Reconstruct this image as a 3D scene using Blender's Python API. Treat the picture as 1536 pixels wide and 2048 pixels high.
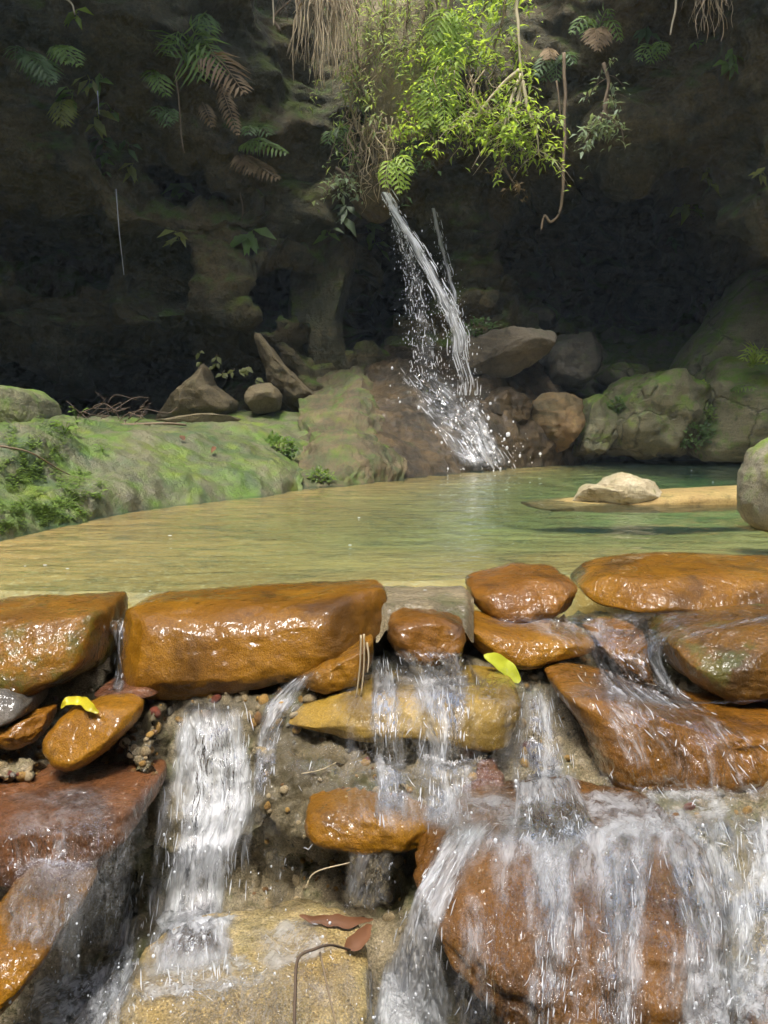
import bpy, bmesh, math, random
import numpy as np
from mathutils import Vector
from mathutils.bvhtree import BVHTree

for o in list(bpy.data.objects): bpy.data.objects.remove(o)
SC = bpy.context.scene
COL = SC.collection
random.seed(7); RNG = np.random.default_rng(7)
rad = math.radians

# ------------------------------------------------------------------ camera, sky, sun, exposure
F = 1500.0; CAMZ = 0.27; PITCH = math.atan(154 / 1500.0)
cam = bpy.data.cameras.new('camera'); co = bpy.data.objects.new('camera', cam); COL.objects.link(co)
co.location = (0, 0, CAMZ); co.rotation_euler = (math.pi / 2 - PITCH, 0, 0)
cam.sensor_fit = 'VERTICAL'; cam.sensor_height = 36.0; cam.lens = 36.0 * F / 2048.0
cam.clip_start = 0.02; cam.clip_end = 500
SC.camera = co

SUN_EL, SUN_AZ = rad(68), rad(194)          # azimuth: 0 = +y (ahead), clockwise; 180 = behind the camera
wd = bpy.data.worlds.new('World'); SC.world = wd; wd.use_nodes = True
nt = wd.node_tree; nt.nodes.clear()
sky = nt.nodes.new('ShaderNodeTexSky'); sky.sky_type = 'NISHITA'; sky.sun_disc = False
sky.sun_elevation = SUN_EL; sky.sun_rotation = SUN_AZ
sky.dust_density = 4.0; sky.ozone_density = 0.6
bg = nt.nodes.new('ShaderNodeBackground'); bg.inputs['Strength'].default_value = 0.15
wo = nt.nodes.new('ShaderNodeOutputWorld')
nt.links.new(sky.outputs[0], bg.inputs[0]); nt.links.new(bg.outputs[0], wo.inputs[0])
sl = bpy.data.lights.new('sun', 'SUN'); sl.energy = 2.4; sl.angle = rad(15); sl.color = (1.0, 0.985, 0.96)
so = bpy.data.objects.new('sun', sl); COL.objects.link(so)
sdir = Vector((math.sin(SUN_AZ) * math.cos(SUN_EL), math.cos(SUN_AZ) * math.cos(SUN_EL), math.sin(SUN_EL)))
so.rotation_euler = (-sdir).to_track_quat('-Z', 'Y').to_euler()
so.location = (0, 0, 12)
SC.view_settings.view_transform = 'Standard'; SC.view_settings.look = 'None'
SC.view_settings.exposure = 1.15; SC.view_settings.gamma = 1.0
SC.cycles.use_denoising = True; SC.cycles.use_adaptive_sampling = True; SC.cycles.adaptive_threshold = .04; SC.cycles.adaptive_min_samples = 16
SC.cycles.max_bounces = 8; SC.cycles.diffuse_bounces = 3; SC.cycles.glossy_bounces = 3
SC.cycles.transparent_max_bounces = 24; SC.cycles.transmission_bounces = 6; SC.cycles.volume_bounces = 0
SC.cycles.sample_clamp_indirect = 4.0; SC.cycles.sample_clamp_direct = 0.0

# ------------------------------------------------------------------ picture geometry (photo is 1536 x 2048)
CP, SP = math.cos(PITCH), math.sin(PITCH)
def ray(px, py):
    a = (np.asarray(px, float) - 768) / F; b = (1024 - np.asarray(py, float)) / F
    return a, CP + b * SP, -SP + b * CP
def P(px, py, Y):                            # point seen at (px,py) at forward distance Y
    a, dy, dz = ray(px, py); t = np.asarray(Y, float) / dy
    return np.stack(np.broadcast_arrays(a * t, dy * t, CAMZ + dz * t), -1)
def W(px, py, z=0.0):                        # point seen at (px,py) on the level z
    a, dy, dz = ray(px, py); t = (z - CAMZ) / dz
    return np.stack(np.broadcast_arrays(a * t, dy * t, CAMZ + dz * t), -1)
def V3(p): return Vector((float(p[0]), float(p[1]), float(p[2])))

# ------------------------------------------------------------------ numpy noise
_pr = np.random.default_rng(11); _perm = np.concatenate([_pr.permutation(256)] * 3)
_gr = _pr.normal(size=(256, 3)); _gr /= np.linalg.norm(_gr, axis=1)[:, None]
def perlin(p):
    p = np.asarray(p, float); i = np.floor(p).astype(int); f = p - i; i &= 255
    u = f * f * f * (f * (f * 6 - 15) + 10); out = 0
    for dx in (0, 1):
        for dy in (0, 1):
            for dz in (0, 1):
                h = _perm[_perm[_perm[(i[..., 0] + dx) & 255] + ((i[..., 1] + dy) & 255)] + ((i[..., 2] + dz) & 255)]
                g = _gr[h]; d = f - np.array([dx, dy, dz])
                w = (u[..., 0] if dx else 1 - u[..., 0]) * (u[..., 1] if dy else 1 - u[..., 1]) * (u[..., 2] if dz else 1 - u[..., 2])
                out = out + w * (g * d).sum(-1)
    return out * 1.5
def fbm(p, oct=4, gain=0.5, ridged=False):
    a, s, out = 1.0, 1.0, 0
    p = np.asarray(p, float)
    for k in range(oct):
        n = perlin(p * s + 17.3 * k)
        if ridged: n = 0.5 - np.abs(n) * 1.6
        out = out + a * n; a *= gain; s *= 2.03
    return out

# ------------------------------------------------------------------ mesh helpers
def mesh(name, v, f, smooth=True, uv=None):
    me = bpy.data.meshes.new(name)
    v = np.asarray(v, float)
    me.from_pydata(v.tolist(), [], f if isinstance(f, list) else np.asarray(f).tolist())
    if smooth: me.polygons.foreach_set('use_smooth', np.ones(len(me.polygons), bool))
    if uv is not None:
        l = me.uv_layers.new(name='UVMap')
        li = np.empty(len(me.loops), int); me.loops.foreach_get('vertex_index', li)
        l.data.foreach_set('uv', np.asarray(uv, float)[li].ravel())
    me.update(); return me
def link(name, me, mat, parent=None, loc=(0, 0, 0)):
    o = bpy.data.objects.new(name, me); COL.objects.link(o)
    if me is not None and mat is not None and len(me.materials) == 0: me.materials.append(mat)
    o.location = loc
    if parent is not None: o.parent = parent
    return o
def tag(o, label=None, cat=None, group=None, kind=None):
    if label: o['label'] = label
    if cat: o['category'] = cat
    if group: o['group'] = group
    if kind: o['kind'] = kind
    return o
def empty(name, loc, label, cat, group=None):
    o = bpy.data.objects.new(name, None); COL.objects.link(o); o.location = V3(loc); o.empty_display_size = .1
    return tag(o, label, cat, group)
def grid_faces(nu, nv, flip=False):          # verts indexed [v*nu+u]
    u, v = np.meshgrid(np.arange(nu - 1), np.arange(nv - 1)); a = (v * nu + u).ravel()
    q = np.stack([a, a + 1, a + 1 + nu, a + nu], 1)
    return q[:, ::-1] if flip else q
_ico = {}
def ico(sub):
    if sub not in _ico:
        bm = bmesh.new(); bmesh.ops.create_icosphere(bm, subdivisions=sub, radius=1.0)
        v = np.array([x.co[:] for x in bm.verts]); f = np.array([[x.index for x in y.verts] for y in bm.faces]); bm.free()
        v /= np.linalg.norm(v, axis=1)[:, None]
        _ico[sub] = (v, f)
    return _ico[sub]
BV = {}                                      # name -> list of (verts, faces) used for draping
def reg(key, v, f): BV.setdefault(key, []).append((np.asarray(v), np.asarray(f)))
_tree = {}
def bvh(*keys):
    if keys in _tree: return _tree[keys]
    vs, fs, n = [], [], 0
    for k in keys:
        for v, f in BV.get(k, []):
            vs.append(v); fs += (f + n).tolist(); n += len(v)
    _tree[keys] = BVHTree.FromPolygons(np.concatenate(vs).tolist(), fs); return _tree[keys]
def cast(tree, px, py):
    a, dy, dz = ray(px, py); d = Vector((float(a), float(dy), float(dz))).normalized()
    h = tree.ray_cast(Vector((0, 0, CAMZ)), d)
    return (h[0], h[1]) if h[0] is not None else (None, None)

# ------------------------------------------------------------------ node helper
class G:
    def __init__(s, name):
        s.m = bpy.data.materials.new(name); s.m.use_nodes = True; s.t = s.m.node_tree; s.t.nodes.clear()
        s.out = s.t.nodes.new('ShaderNodeOutputMaterial')
    def put(s, sock, v):
        if v is None: return
        if hasattr(v, 'is_output'): s.t.links.new(v, sock)
        elif isinstance(v, (tuple, list)) and len(v) == 3 and sock.type == 'RGBA': sock.default_value = (*v, 1)
        else: sock.default_value = v
    def n(s, typ, ins=None, out=0, **props):
        x = s.t.nodes.new('ShaderNode' + typ)
        for k, v in props.items(): setattr(x, k, v)
        for k, v in (ins or {}).items(): s.put(x.inputs[k], v)
        return x.outputs[out]
    def pos(s, kind='Object'): return s.n('TexCoord', out=kind)
    def noise(s, vec, scale, detail=4, rough=.55, dist=0., out='Fac'):
        return s.n('TexNoise', {'Vector': vec, 'Scale': scale, 'Detail': detail, 'Roughness': rough, 'Distortion': dist}, out=out)
    def vor(s, vec, scale, feature='F1', out='Distance', rnd=1.0):
        return s.n('TexVoronoi', {'Vector': vec, 'Scale': scale, 'Randomness': rnd}, out=out, feature=feature)
    def step(s, v, a, b, lo=0., hi=1.):
        return s.n('MapRange', {'Value': v, 'From Min': a, 'From Max': b, 'To Min': lo, 'To Max': hi}, interpolation_type='SMOOTHSTEP')
    def math(s, op, a, b=None):
        return s.n('Math', {0: a, 1: b}, operation=op)
    def mix(s, f, a, b, blend='MIX'):
        x = s.t.nodes.new('ShaderNodeMix'); x.data_type = 'RGBA'; x.blend_type = blend
        s.put(x.inputs[0], f); s.put(x.inputs[6], a); s.put(x.inputs[7], b); return x.outputs[2]
    def scale(s, vec, k): return s.n('Mapping', {'Vector': vec, 'Scale': k})
    def bump(s, h, strength, dist, normal=None):
        return s.n('Bump', {'Height': h, 'Strength': strength, 'Distance': dist, 'Normal': normal})
    def surf(s, sh, vol=None):
        if sh is not None: s.t.links.new(sh, s.out.inputs['Surface'])
        if vol is not None: s.t.links.new(vol, s.out.inputs['Volume'])
        return s.m
    def pbsdf(s, **k):
        names = {'base': 'Base Color', 'rough': 'Roughness', 'normal': 'Normal', 'coat': 'Coat Weight', 'crough': 'Coat Roughness',
                 'cnormal': 'Coat Normal', 'spec': 'Specular IOR Level', 'alpha': 'Alpha', 'trans': 'Transmission Weight', 'cior': 'Coat IOR', 'ior': 'IOR',
                 'sss': 'Subsurface Weight'}
        return s.n('BsdfPrincipled', {names[a]: b for a, b in k.items()})
    def upz(s): return s.n('SeparateXYZ', {0: s.n('NewGeometry', out='Normal')}, out='Z')

def m_wet(name, a, b, dark, sp=0.4, ripple=1.0, wet=1.0, moss=0.0):
    """sandy stone under a running film of water"""
    g = G(name); p = g.pos()
    big = g.noise(p, 9, 5, .6); mid = g.noise(p, 34, 5, .65); fine = g.noise(p, 420, 3, .7)
    c = g.mix(g.step(big, .36, .66), a, b)
    c = g.mix(g.math('MULTIPLY', g.step(mid, .52, .72), .6), c, dark)
    c = g.mix(g.math('MULTIPLY', g.step(fine, .5, .74), sp), c, tuple(min(1, x * 1.9 + .012) for x in b))
    c = g.mix(g.math('MULTIPLY', g.step(fine, .5, .3), sp * 1.1), c, tuple(x * .35 for x in dark))
    rv = g.n('ObjectInfo', out='Random')
    dk = g.math('ADD', g.noise(p, 5.5, 4, .6, .6), g.math('MULTIPLY', rv, .16))
    c = g.mix(g.step(dk, .54, .72, 0, .78), c, tuple(x * .55 for x in dark))
    c = g.mix(g.math('MULTIPLY', rv, .35), c, (dark[0] * 1.3, dark[1] * 1.4, dark[2] * 1.3))
    if moss: c = g.mix(g.math('MULTIPLY', g.step(g.noise(p, 14, 6, .7), .5, .62), moss), c, (.05, .075, .012))
    bh = g.math('ADD', g.math('MULTIPLY', mid, 1.3), g.math('MULTIPLY', fine, .45))
    nb = g.bump(bh, .6, .006)
    flow = g.noise(g.scale(p, (30, 30, 13)), 1.0, 3, .5, 1.4)
    fl2 = g.noise(g.scale(p, (95, 95, 42)), 1.0, 2, .5, .8)
    cn = g.bump(g.math('ADD', flow, g.math('MULTIPLY', fl2, .5)), .75 * ripple, .010)
    cn = g.bump(g.math('ADD', mid, g.math('MULTIPLY', fine, .12)), .14, .003, cn)
    return g.surf(g.pbsdf(base=c, rough=.42, normal=nb, coat=g.math('MULTIPLY', g.step(g.noise(p, 11, 4, .6, .8), .34, .52, .25, 1.0), wet), crough=.02, cior=1.34, cnormal=cn, spec=.15))

def m_rock(name, a, b, dark, moss=(.05, .085, .012), mossamt=.6, mossup=.2, scale=1.0, rough=.85, spec=.3, coat=0.0, lichen=0.0, bump=1.0, algae=0.0, fine=1.0, crack=0.0, mth=.60):
    g = G(name); p = g.pos()
    big = g.noise(p, 1.6 * scale, 6, .6, .3); mid = g.noise(p, 7 * scale, 6, .65); fin = g.noise(p, 55 * scale, 4, .7)
    str_ = g.noise(g.scale(p, (1.0 * scale, 1.0 * scale, 9 * scale)), 1.0, 5, .6, .4)
    c = g.mix(g.step(big, .36, .64), a, b)
    c = g.mix(g.math('MULTIPLY', g.step(str_, .5, .7), .55), c, tuple(x * 1.5 for x in b))
    c = g.mix(g.math('MULTIPLY', g.step(mid, .5, .72), .75), c, dark)
    c = g.mix(g.math('MULTIPLY', g.step(fin, .42, .75), .5 * fine), c, tuple(x * .5 for x in dark))
    ckm = 0.0
    if crack:
     wp = g.n('VectorMath', {0: p, 1: g.n('VectorMath', {0: g.noise(p, 2.5 * scale, 3, .6, out='Color'), 1: (.35 / scale,) * 3}, operation='MULTIPLY')}, operation='ADD')
     ck = g.n('TexVoronoi', {'Vector': wp, 'Scale': .85 * scale}, out='Distance', feature='DISTANCE_TO_EDGE')
     ckm = g.step(ck, .03, .0)
     c = g.mix(g.math('MULTIPLY', ckm, crack), c, tuple(x * .35 for x in dark))
    if lichen:
        c = g.mix(g.math('MULTIPLY', g.step(g.noise(p, 3.1 * scale, 7, .72), .55, .68), lichen), c, (.30, .27, .17))
    if algae:
        c = g.mix(g.math('MULTIPLY', g.step(g.noise(g.scale(p, (3.4 * scale, 3.4 * scale, 1.2 * scale)), 1.0, 6, .65, .5), .46, .64), algae), c, (.052, .088, .030))
    up = g.upz(); mn = g.noise(p, 3.6 * scale, 7, .7, .4)
    mm = g.math('ADD', mn, g.math('MULTIPLY', up, mossup))
    mf = g.step(mm, mth - .03, mth + .24, 0, mossamt)
    mc = g.mix(g.noise(p, 60 * scale, 3, .6), moss, tuple(x * 1.9 for x in moss))
    mc = g.mix(g.step(g.noise(p, 2.2 * scale, 3), .45, .65), mc, (moss[0] * 2.0, moss[1] * 1.5, moss[2] * 1.2))
    c = g.mix(mf, c, mc)
    h = g.math('ADD', g.math('ADD', g.math('MULTIPLY', mid, 1.0), g.math('MULTIPLY', fin, .28)), g.math('MULTIPLY', g.noise(p, 170 * scale, 3, .7), .10))
    h = g.math('SUBTRACT', g.math('ADD', h, g.math('MULTIPLY', str_, .5)), g.math('MULTIPLY', ckm, .5))
    nb = g.bump(h, .8 * bump, .05 / scale)
    r = g.math('SUBTRACT', rough, g.math('MULTIPLY', big, .12))
    return g.surf(g.pbsdf(base=c, rough=r, normal=nb, spec=spec, coat=coat, crough=.12))

def m_leaf(name, a, b, trans=.45, rough=.45):
    g = G(name)
    c = g.mix(g.n('NewGeometry', out='Random Per Island'), a, b)
    c = g.mix(g.step(g.noise(g.pos(), 5, 4), .42, .66, 0, .7), c, tuple(x * .42 for x in a))
    d = g.pbsdf(base=c, rough=rough, spec=.4)
    t = g.n('BsdfTranslucent', {0: g.mix(.5, c, (min(1, b[0] * 1.8), min(1, b[1] * 1.7), b[2] * .7))})
    return g.surf(g.n('MixShader', {0: trans, 1: d, 2: t}))

def m_bark(name, a, b):
    g = G(name); p = g.pos()
    c = g.mix(g.noise(g.scale(p, (40, 40, 12)), 1.0, 4, .6), a, b)
    return g.surf(g.pbsdf(base=c, rough=.8, spec=.2, normal=g.bump(g.noise(p, 120, 3), .4, .004)))

def m_flow(name, foam=.5, su=38., sv=7., film=1.0, white=.85, soft=.24):
    """running water: clear film with streaks of white, entrained air stretched along the flow (UV in metres)"""
    g = G(name); uv = g.n('UVMap')
    w = g.noise(g.scale(uv, (su * .3, sv * 1.3, 1)), 1.0, 3, .6, out='Color')
    uvd = g.n('VectorMath', {0: uv, 1: g.n('VectorMath', {0: w, 1: (.045, .05, 0)}, operation='MULTIPLY')}, operation='ADD')
    s1 = g.noise(g.scale(uvd, (su, sv, 1)), 1.0, 5, .62, .2)
    s2 = g.noise(g.scale(uvd, (su * 2.7, sv * 3.2, 1)), 1.0, 3, .65)
    big = g.noise(g.scale(uv, (su * .28, sv * .8, 1)), 1.0, 3, .55)
    s = g.math('ADD', g.math('MULTIPLY', s1, .5), g.math('ADD', g.math('MULTIPLY', s2, .22), g.math('MULTIPLY', big, .5)))
    att = g.n('Attribute', out='Fac', attribute_name='foam')
    edge = g.n('Attribute', out='Fac', attribute_name='edge')
    lo = .67 - foam * .27
    f = g.math('MULTIPLY', g.step(s, lo, lo + soft), att)
    nb = g.bump(g.math('ADD', s1, g.math('MULTIPLY', s2, .6)), 1.0, .016)
    fres = g.n('Fresnel', {'IOR': 1.33, 'Normal': nb})
    clear = g.n('MixShader', {0: g.math('MULTIPLY', g.math('MULTIPLY', fres, edge), film), 1: g.n('BsdfTransparent', {0: (.97, .975, .97)}), 2: g.n('BsdfGlossy', {'Roughness': .07, 'Normal': nb})})
    fo = g.n('MixShader', {0: .5, 1: g.pbsdf(base=(.93, .945, .96), rough=.18, spec=.7, normal=nb), 2: g.n('BsdfTranslucent', {0: (.93, .95, .98)})})
    return g.surf(g.n('MixShader', {0: g.math('MULTIPLY', f, white), 1: clear, 2: fo}))

def m_strand(name, op=.7):
    g = G(name)
    fo = g.n('MixShader', {0: .5, 1: g.pbsdf(base=(.9, .92, .94), rough=.12, spec=.8), 2: g.n('BsdfTranslucent', {0: (.9, .92, .95)})})
    return g.surf(g.n('MixShader', {0: op, 1: g.n('BsdfTransparent'), 2: fo}))

MAT = {}
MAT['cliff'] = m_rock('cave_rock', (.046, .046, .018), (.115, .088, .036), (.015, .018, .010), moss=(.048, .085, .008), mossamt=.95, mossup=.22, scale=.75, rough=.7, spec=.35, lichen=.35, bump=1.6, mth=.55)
MAT['bank'] = m_rock('bank_rock', (.105, .105, .055), (.16, .15, .082), (.05, .052, .03), moss=(.070, .125, .012), mossamt=1.0, mossup=.02, scale=1.7, lichen=.2, algae=.9, rough=.5, spec=.5, mth=.46)
MAT['ledge'] = m_rock('ledge_rock', (.034, .027, .016), (.105, .070, .030), (.010, .009, .007), moss=(.04, .065, .010), mossamt=.6, mossup=.0, scale=2.4, rough=.4, spec=.4, coat=.45, bump=1.5)
MAT['mledge'] = m_rock('mossy_ledge_rock', (.085, .07, .04), (.14, .105, .055), (.04, .034, .022), moss=(.052, .095, .012), mossamt=.95, mossup=.05, scale=1.8, algae=.55, mth=.52)
MAT['rbank'] = m_rock('right_bank_rock', (.11, .108, .06), (.17, .155, .09), (.05, .053, .034), moss=(.06, .10, .016), mossamt=.95, mossup=.25, mth=.55, scale=1.2)
MAT['boulder'] = m_rock('mossy_boulder', (.125, .122, .068), (.18, .165, .095), (.05, .053, .034), moss=(.065, .12, .012), mossamt=.95, mossup=.14, scale=1.7, lichen=.15, crack=.4, mth=.50)
MAT['boulder_orange'] = m_rock('orange_boulder', (.115, .092, .045), (.19, .12, .05), (.055, .048, .034), moss=(.05, .085, .016), mossamt=.55, mossup=.06, scale=1.8)
MAT['slab'] = m_rock('grey_slab', (.10, .085, .058), (.16, .13, .085), (.045, .04, .03), mossamt=.25, mossup=.1, scale=1.9)
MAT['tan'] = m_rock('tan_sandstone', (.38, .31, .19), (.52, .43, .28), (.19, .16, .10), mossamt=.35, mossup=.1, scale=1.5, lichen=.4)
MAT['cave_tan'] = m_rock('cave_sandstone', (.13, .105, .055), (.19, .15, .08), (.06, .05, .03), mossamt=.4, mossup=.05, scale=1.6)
MAT['pale'] = m_rock('pale_rock', (.34, .28, .16), (.46, .40, .27), (.17, .13, .06), moss=(.12, .14, .04), mossamt=.7, mossup=.12, scale=4.5, lichen=.4)
MAT['dark'] = m_rock('dark_boulder', (.05, .046, .036), (.075, .068, .05), (.025, .024, .02), moss=(.03, .05, .014), mossamt=.7, mossup=.2, scale=1.6)
MAT['edge_moss'] = m_rock('edge_mossy', (.22, .20, .14), (.30, .27, .19), (.09, .085, .06), moss=(.09, .14, .022), mossamt=1.0, mossup=.16, scale=3.2, mth=.50)
OR_A, OR_B, OR_D = (.16, .066, .002), (.25, .112, .003), (.062, .024, .0015)
MAT['orange'] = m_wet('wet_orange_stone', OR_A, OR_B, OR_D)
MAT['orange_calm'] = m_wet('wet_orange_stone_smooth', OR_A, OR_B, OR_D, ripple=.45)
MAT['brown'] = m_wet('wet_brown_stone', (.15, .058, .004), (.22, .092, .006), (.055, .021, .003), ripple=1.1)
MAT['brown_calm'] = m_wet('wet_brown_stone_smooth', (.14, .055, .004), (.21, .088, .006), (.05, .02, .003), ripple=.5)
MAT['dark_amber'] = m_wet('wet_dark_amber_stone', (.12, .052, .004), (.22, .098, .005), (.035, .018, .005), ripple=1.2, moss=.5)
MAT['red'] = m_wet('wet_red_stone', (.13, .048, .014), (.20, .082, .026), (.05, .019, .008), ripple=2.4)
MAT['yellow'] = m_wet('wet_yellow_stone', (.32, .19, .022), (.43, .28, .05), (.13, .075, .014), ripple=1.6)
MAT['greystone'] = m_wet('wet_grey_stone', (.085, .07, .05), (.13, .11, .085), (.035, .03, .022), ripple=.8)
MAT['darkred'] = m_wet('wet_dark_red_stone', (.10, .032, .014), (.16, .065, .025), (.04, .015, .008), ripple=2.0)
MAT['lump'] = m_wet('wet_gravel_rock', (.25, .165, .05), (.36, .27, .12), (.10, .07, .03), sp=.9, ripple=2.4, moss=.15)
MAT['mortar'] = m_wet('wet_mortar', (.16, .125, .07), (.25, .20, .12), (.075, .058, .03), sp=.95, ripple=2.2, wet=.85, moss=.35)

# ------------------------------------------------------------------ rocks: a star-shaped outline swollen into a solid with its own depth
def catmull_closed(pts, n=16):
    p = np.asarray(pts, float); out = []
    m = len(p)
    for i in range(m):
        a, b, c, d = p[i - 1], p[i], p[(i + 1) % m], p[(i + 2) % m]
        t = np.linspace(0, 1, n, endpoint=False)[:, None]
        cr = .5 * ((2 * b) + (c - a) * t + (2 * a - 5 * b + 4 * c - d) * t * t + (3 * b - a - 3 * c + d) * t ** 3)
        out.append(.55 * cr + .45 * (b * (1 - t) + c * t))
    return np.concatenate(out)
def rock_mesh(outline, Y, T, q=3.0, tilt=0.0, noise=.05, nscale=None, sub=5, facets=6, seed=0, squash=0.8, rdg=.34, cut=(.72, .93)):
    """outline: photo pixels at distance Y; T: half depth in metres; tilt: metres of depth gained per metre of height.
    returns verts relative to base, base location, faces"""
    rng = np.random.default_rng(1000 + seed)
    W3 = P([a for a, b in outline], [b for a, b in outline], Y)
    uv = W3[:, [0, 2]]; c = (uv.max(0) + uv.min(0)) / 2
    hw = (uv.max(0) - uv.min(0)) / 2
    ol = catmull_closed(uv - c)
    th = np.arctan2(ol[:, 1] / hw[1], ol[:, 0] / hw[0]); rr = np.hypot(ol[:, 0] / hw[0], ol[:, 1] / hw[1])
    k = np.argsort(th); th, rr = th[k], rr[k]
    v, f = ico(sub)
    cxy = np.hypot(v[:, 0], v[:, 2]); s = np.abs(v[:, 1])
    t = (cxy ** q + s ** q) ** (-1 / q)
    a = np.arctan2(v[:, 2], v[:, 0])
    rho = np.interp(a, np.concatenate([th - 2 * np.pi, th, th + 2 * np.pi]), np.concatenate([rr, rr, rr]))
    # silhouette exact where the surface turns edge-on, rounder towards front and back
    x = v[:, 0] * t * rho * hw[0]; z = v[:, 2] * t * rho * hw[1]; y = v[:, 1] * t * T
    p = np.stack([x, y, z], 1)
    size = float(min(hw[0], hw[1], T)); big = float(max(hw))
    for i in range(facets):                  # flat fracture faces on the front
        n = rng.normal(size=3); n[1] = -abs(n[1]) - .5; n /= np.linalg.norm(n)
        d = p @ n; h = d.max() * rng.uniform(*cut); over = np.maximum(d - h, 0)
        p -= n * (over * squash)[:, None]
    ns = (nscale or 1.6) / big
    off = rng.uniform(0, 80, 3)
    nn = v * np.array([1, 1, 1]); nn /= np.linalg.norm(nn, axis=1)[:, None]
    amp = noise * size * 2
    p += nn * (amp * fbm(p * ns + off, 3))[:, None]
    p += nn * (amp * rdg * fbm(p * ns * 4 + off, 4, .55, ridged=True))[:, None]
    p[:, 1] += tilt * p[:, 2]
    q0 = np.array(outline, float); lo0, hi0 = q0.min(0), q0.max(0); fm = v[:, 1] < .12; w = p + np.array([c[0], Y, c[1]])
    for _ in range(4):                       # keep the seen size true to the outline once depth and lean are in
        dz = w[:, 2] - CAMZ; dep = w[:, 1] * CP - dz * SP
        sx = 768 + F * w[:, 0] / dep; sy = 1024 - F * (w[:, 1] * SP + dz * CP) / dep; sx, sy = sx[fm], sy[fm]
        cw = np.array([(w[:, 0].max() + w[:, 0].min()) / 2, (w[:, 2].max() + w[:, 2].min()) / 2])
        kx = (hi0[0] - lo0[0]) / (sx.max() - sx.min()); kz = np.clip((hi0[1] - lo0[1]) / (sy.max() - sy.min()), .75, 1.3)
        w[:, 0] = cw[0] + (w[:, 0] - cw[0]) * kx; w[:, 2] = cw[1] + (w[:, 2] - cw[1]) * kz
        w[:, 0] += ((hi0[0] + lo0[0]) - (sx.max() + sx.min())) / 2 * Y / F; w[:, 2] -= ((hi0[1] + lo0[1]) - (sy.max() + sy.min())) / 2 * Y / F
    base = np.array([(w[:, 0].max() + w[:, 0].min()) / 2, Y, w[:, 2].min()]); p = w - base
    return p, base, f
def rock(name, outline, Y, T, mat, label=None, cat='boulder', parent=None, key=None, group=None, **kw):
    p, base, f = rock_mesh(outline, Y, T, **kw)
    me = mesh(name, p, f)
    loc = base.copy()
    if parent is not None: loc = base - np.array(parent.location[:])
    o = link(name, me, MAT[mat] if isinstance(mat, str) else mat, parent, V3(loc))
    if label: tag(o, label, None if parent is not None else cat, group)
    if key: reg(key, p + base, f)
    return o

# ------------------------------------------------------------------ tubes, strands, leaves
def tube(pts, r0, r1=None, sides=5):
    pts = np.asarray(pts, float); n = len(pts); r1 = r0 if r1 is None else r1
    t = np.gradient(pts, axis=0); t /= np.linalg.norm(t, axis=1)[:, None] + 1e-9
    ref = np.where(np.abs(t[:, [2]]) > .9, np.array([[1., 0, 0]]), np.array([[0., 0, 1]]))
    a = np.cross(t, ref); a /= np.linalg.norm(a, axis=1)[:, None] + 1e-9; b = np.cross(t, a)
    ang = np.linspace(0, 2 * np.pi, sides, endpoint=False)
    rr = np.linspace(r0, r1, n)[:, None, None]
    v = pts[:, None] + rr * (np.cos(ang)[None, :, None] * a[:, None] + np.sin(ang)[None, :, None] * b[:, None])
    f = []
    for i in range(n - 1):
        for j in range(sides):
            k = (j + 1) % sides
            f.append([i * sides + j, i * sides + k, (i + 1) * sides + k, (i + 1) * sides + j])
    f.append(list(range(sides))[::-1]); f.append([(n - 1) * sides + j for j in range(sides)])
    return v.reshape(-1, 3), f
def smoothpath(pts, n=8):
    p = np.asarray(pts, float)
    if len(p) == 2: return p[0] + (p[1] - p[0]) * np.linspace(0, 1, n)[:, None]
    q = np.vstack([2 * p[0] - p[1], p, 2 * p[-1] - p[-2]]); out = []
    for i in range(1, len(q) - 2):
        a, b, c, d = q[i - 1:i + 3]; t = np.linspace(0, 1, n, endpoint=False)[:, None]
        out.append(.5 * ((2 * b) + (c - a) * t + (2 * a - 5 * b + 4 * c - d) * t * t + (3 * b - a - 3 * c + d) * t ** 3))
    out.append(p[-1:]); return np.concatenate(out)
class MB:
    def __init__(s): s.v = []; s.f = []; s.n = 0
    def add(s, v, f):
        v = np.asarray(v, float); s.v.append(v); s.f += [[i + s.n for i in q] for q in f]; s.n += len(v)
    def tube(s, pts, r0, r1=None, sides=5): s.add(*tube(pts, r0, r1, sides))
    def leaf(s, base, d, nrm, L, Wd, fold=.25, droop=.2):
        d = d / (np.linalg.norm(d) + 1e-9); sd = np.cross(d, nrm); sd /= np.linalg.norm(sd) + 1e-9; up = np.cross(sd, d)
        m = base + d * L * .45; tip = base + d * L - up * L * droop
        s.add([base, m + sd * Wd / 2 + up * Wd * fold, tip, m - sd * Wd / 2 + up * Wd * fold, m - up * L * droop * .2], [[0, 4, 1], [1, 4, 2], [0, 3, 4], [4, 3, 2]])
    def obj(s, name, mat, parent=None, loc=(0, 0, 0), smooth=True):
        v = np.concatenate(s.v) - np.asarray(loc, float)
        l = np.asarray(loc, float) - (np.array(parent.location[:]) if parent is not None else 0)
        return link(name, mesh(name, v, s.f, smooth), mat, parent, V3(l))
def rnd(a, b): return random.uniform(a, b)
def rdir(): 
    v = RNG.normal(size=3); return v / np.linalg.norm(v)
MAT['lf_bright'] = m_leaf('leaf_bright', (.22, .34, .04), (.40, .53, .09), .55)
MAT['lf_mid'] = m_leaf('leaf_mid', (.11, .20, .04), (.19, .30, .06), .45)
MAT['lf_dark'] = m_leaf('leaf_dark', (.08, .145, .045), (.13, .21, .07), .4)
MAT['lf_yel'] = m_leaf('leaf_yellow_green', (.20, .22, .05), (.29, .33, .08), .45)
MAT['lf_pale'] = m_leaf('leaf_pale', (.22, .30, .16), (.30, .38, .22), .4)
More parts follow.
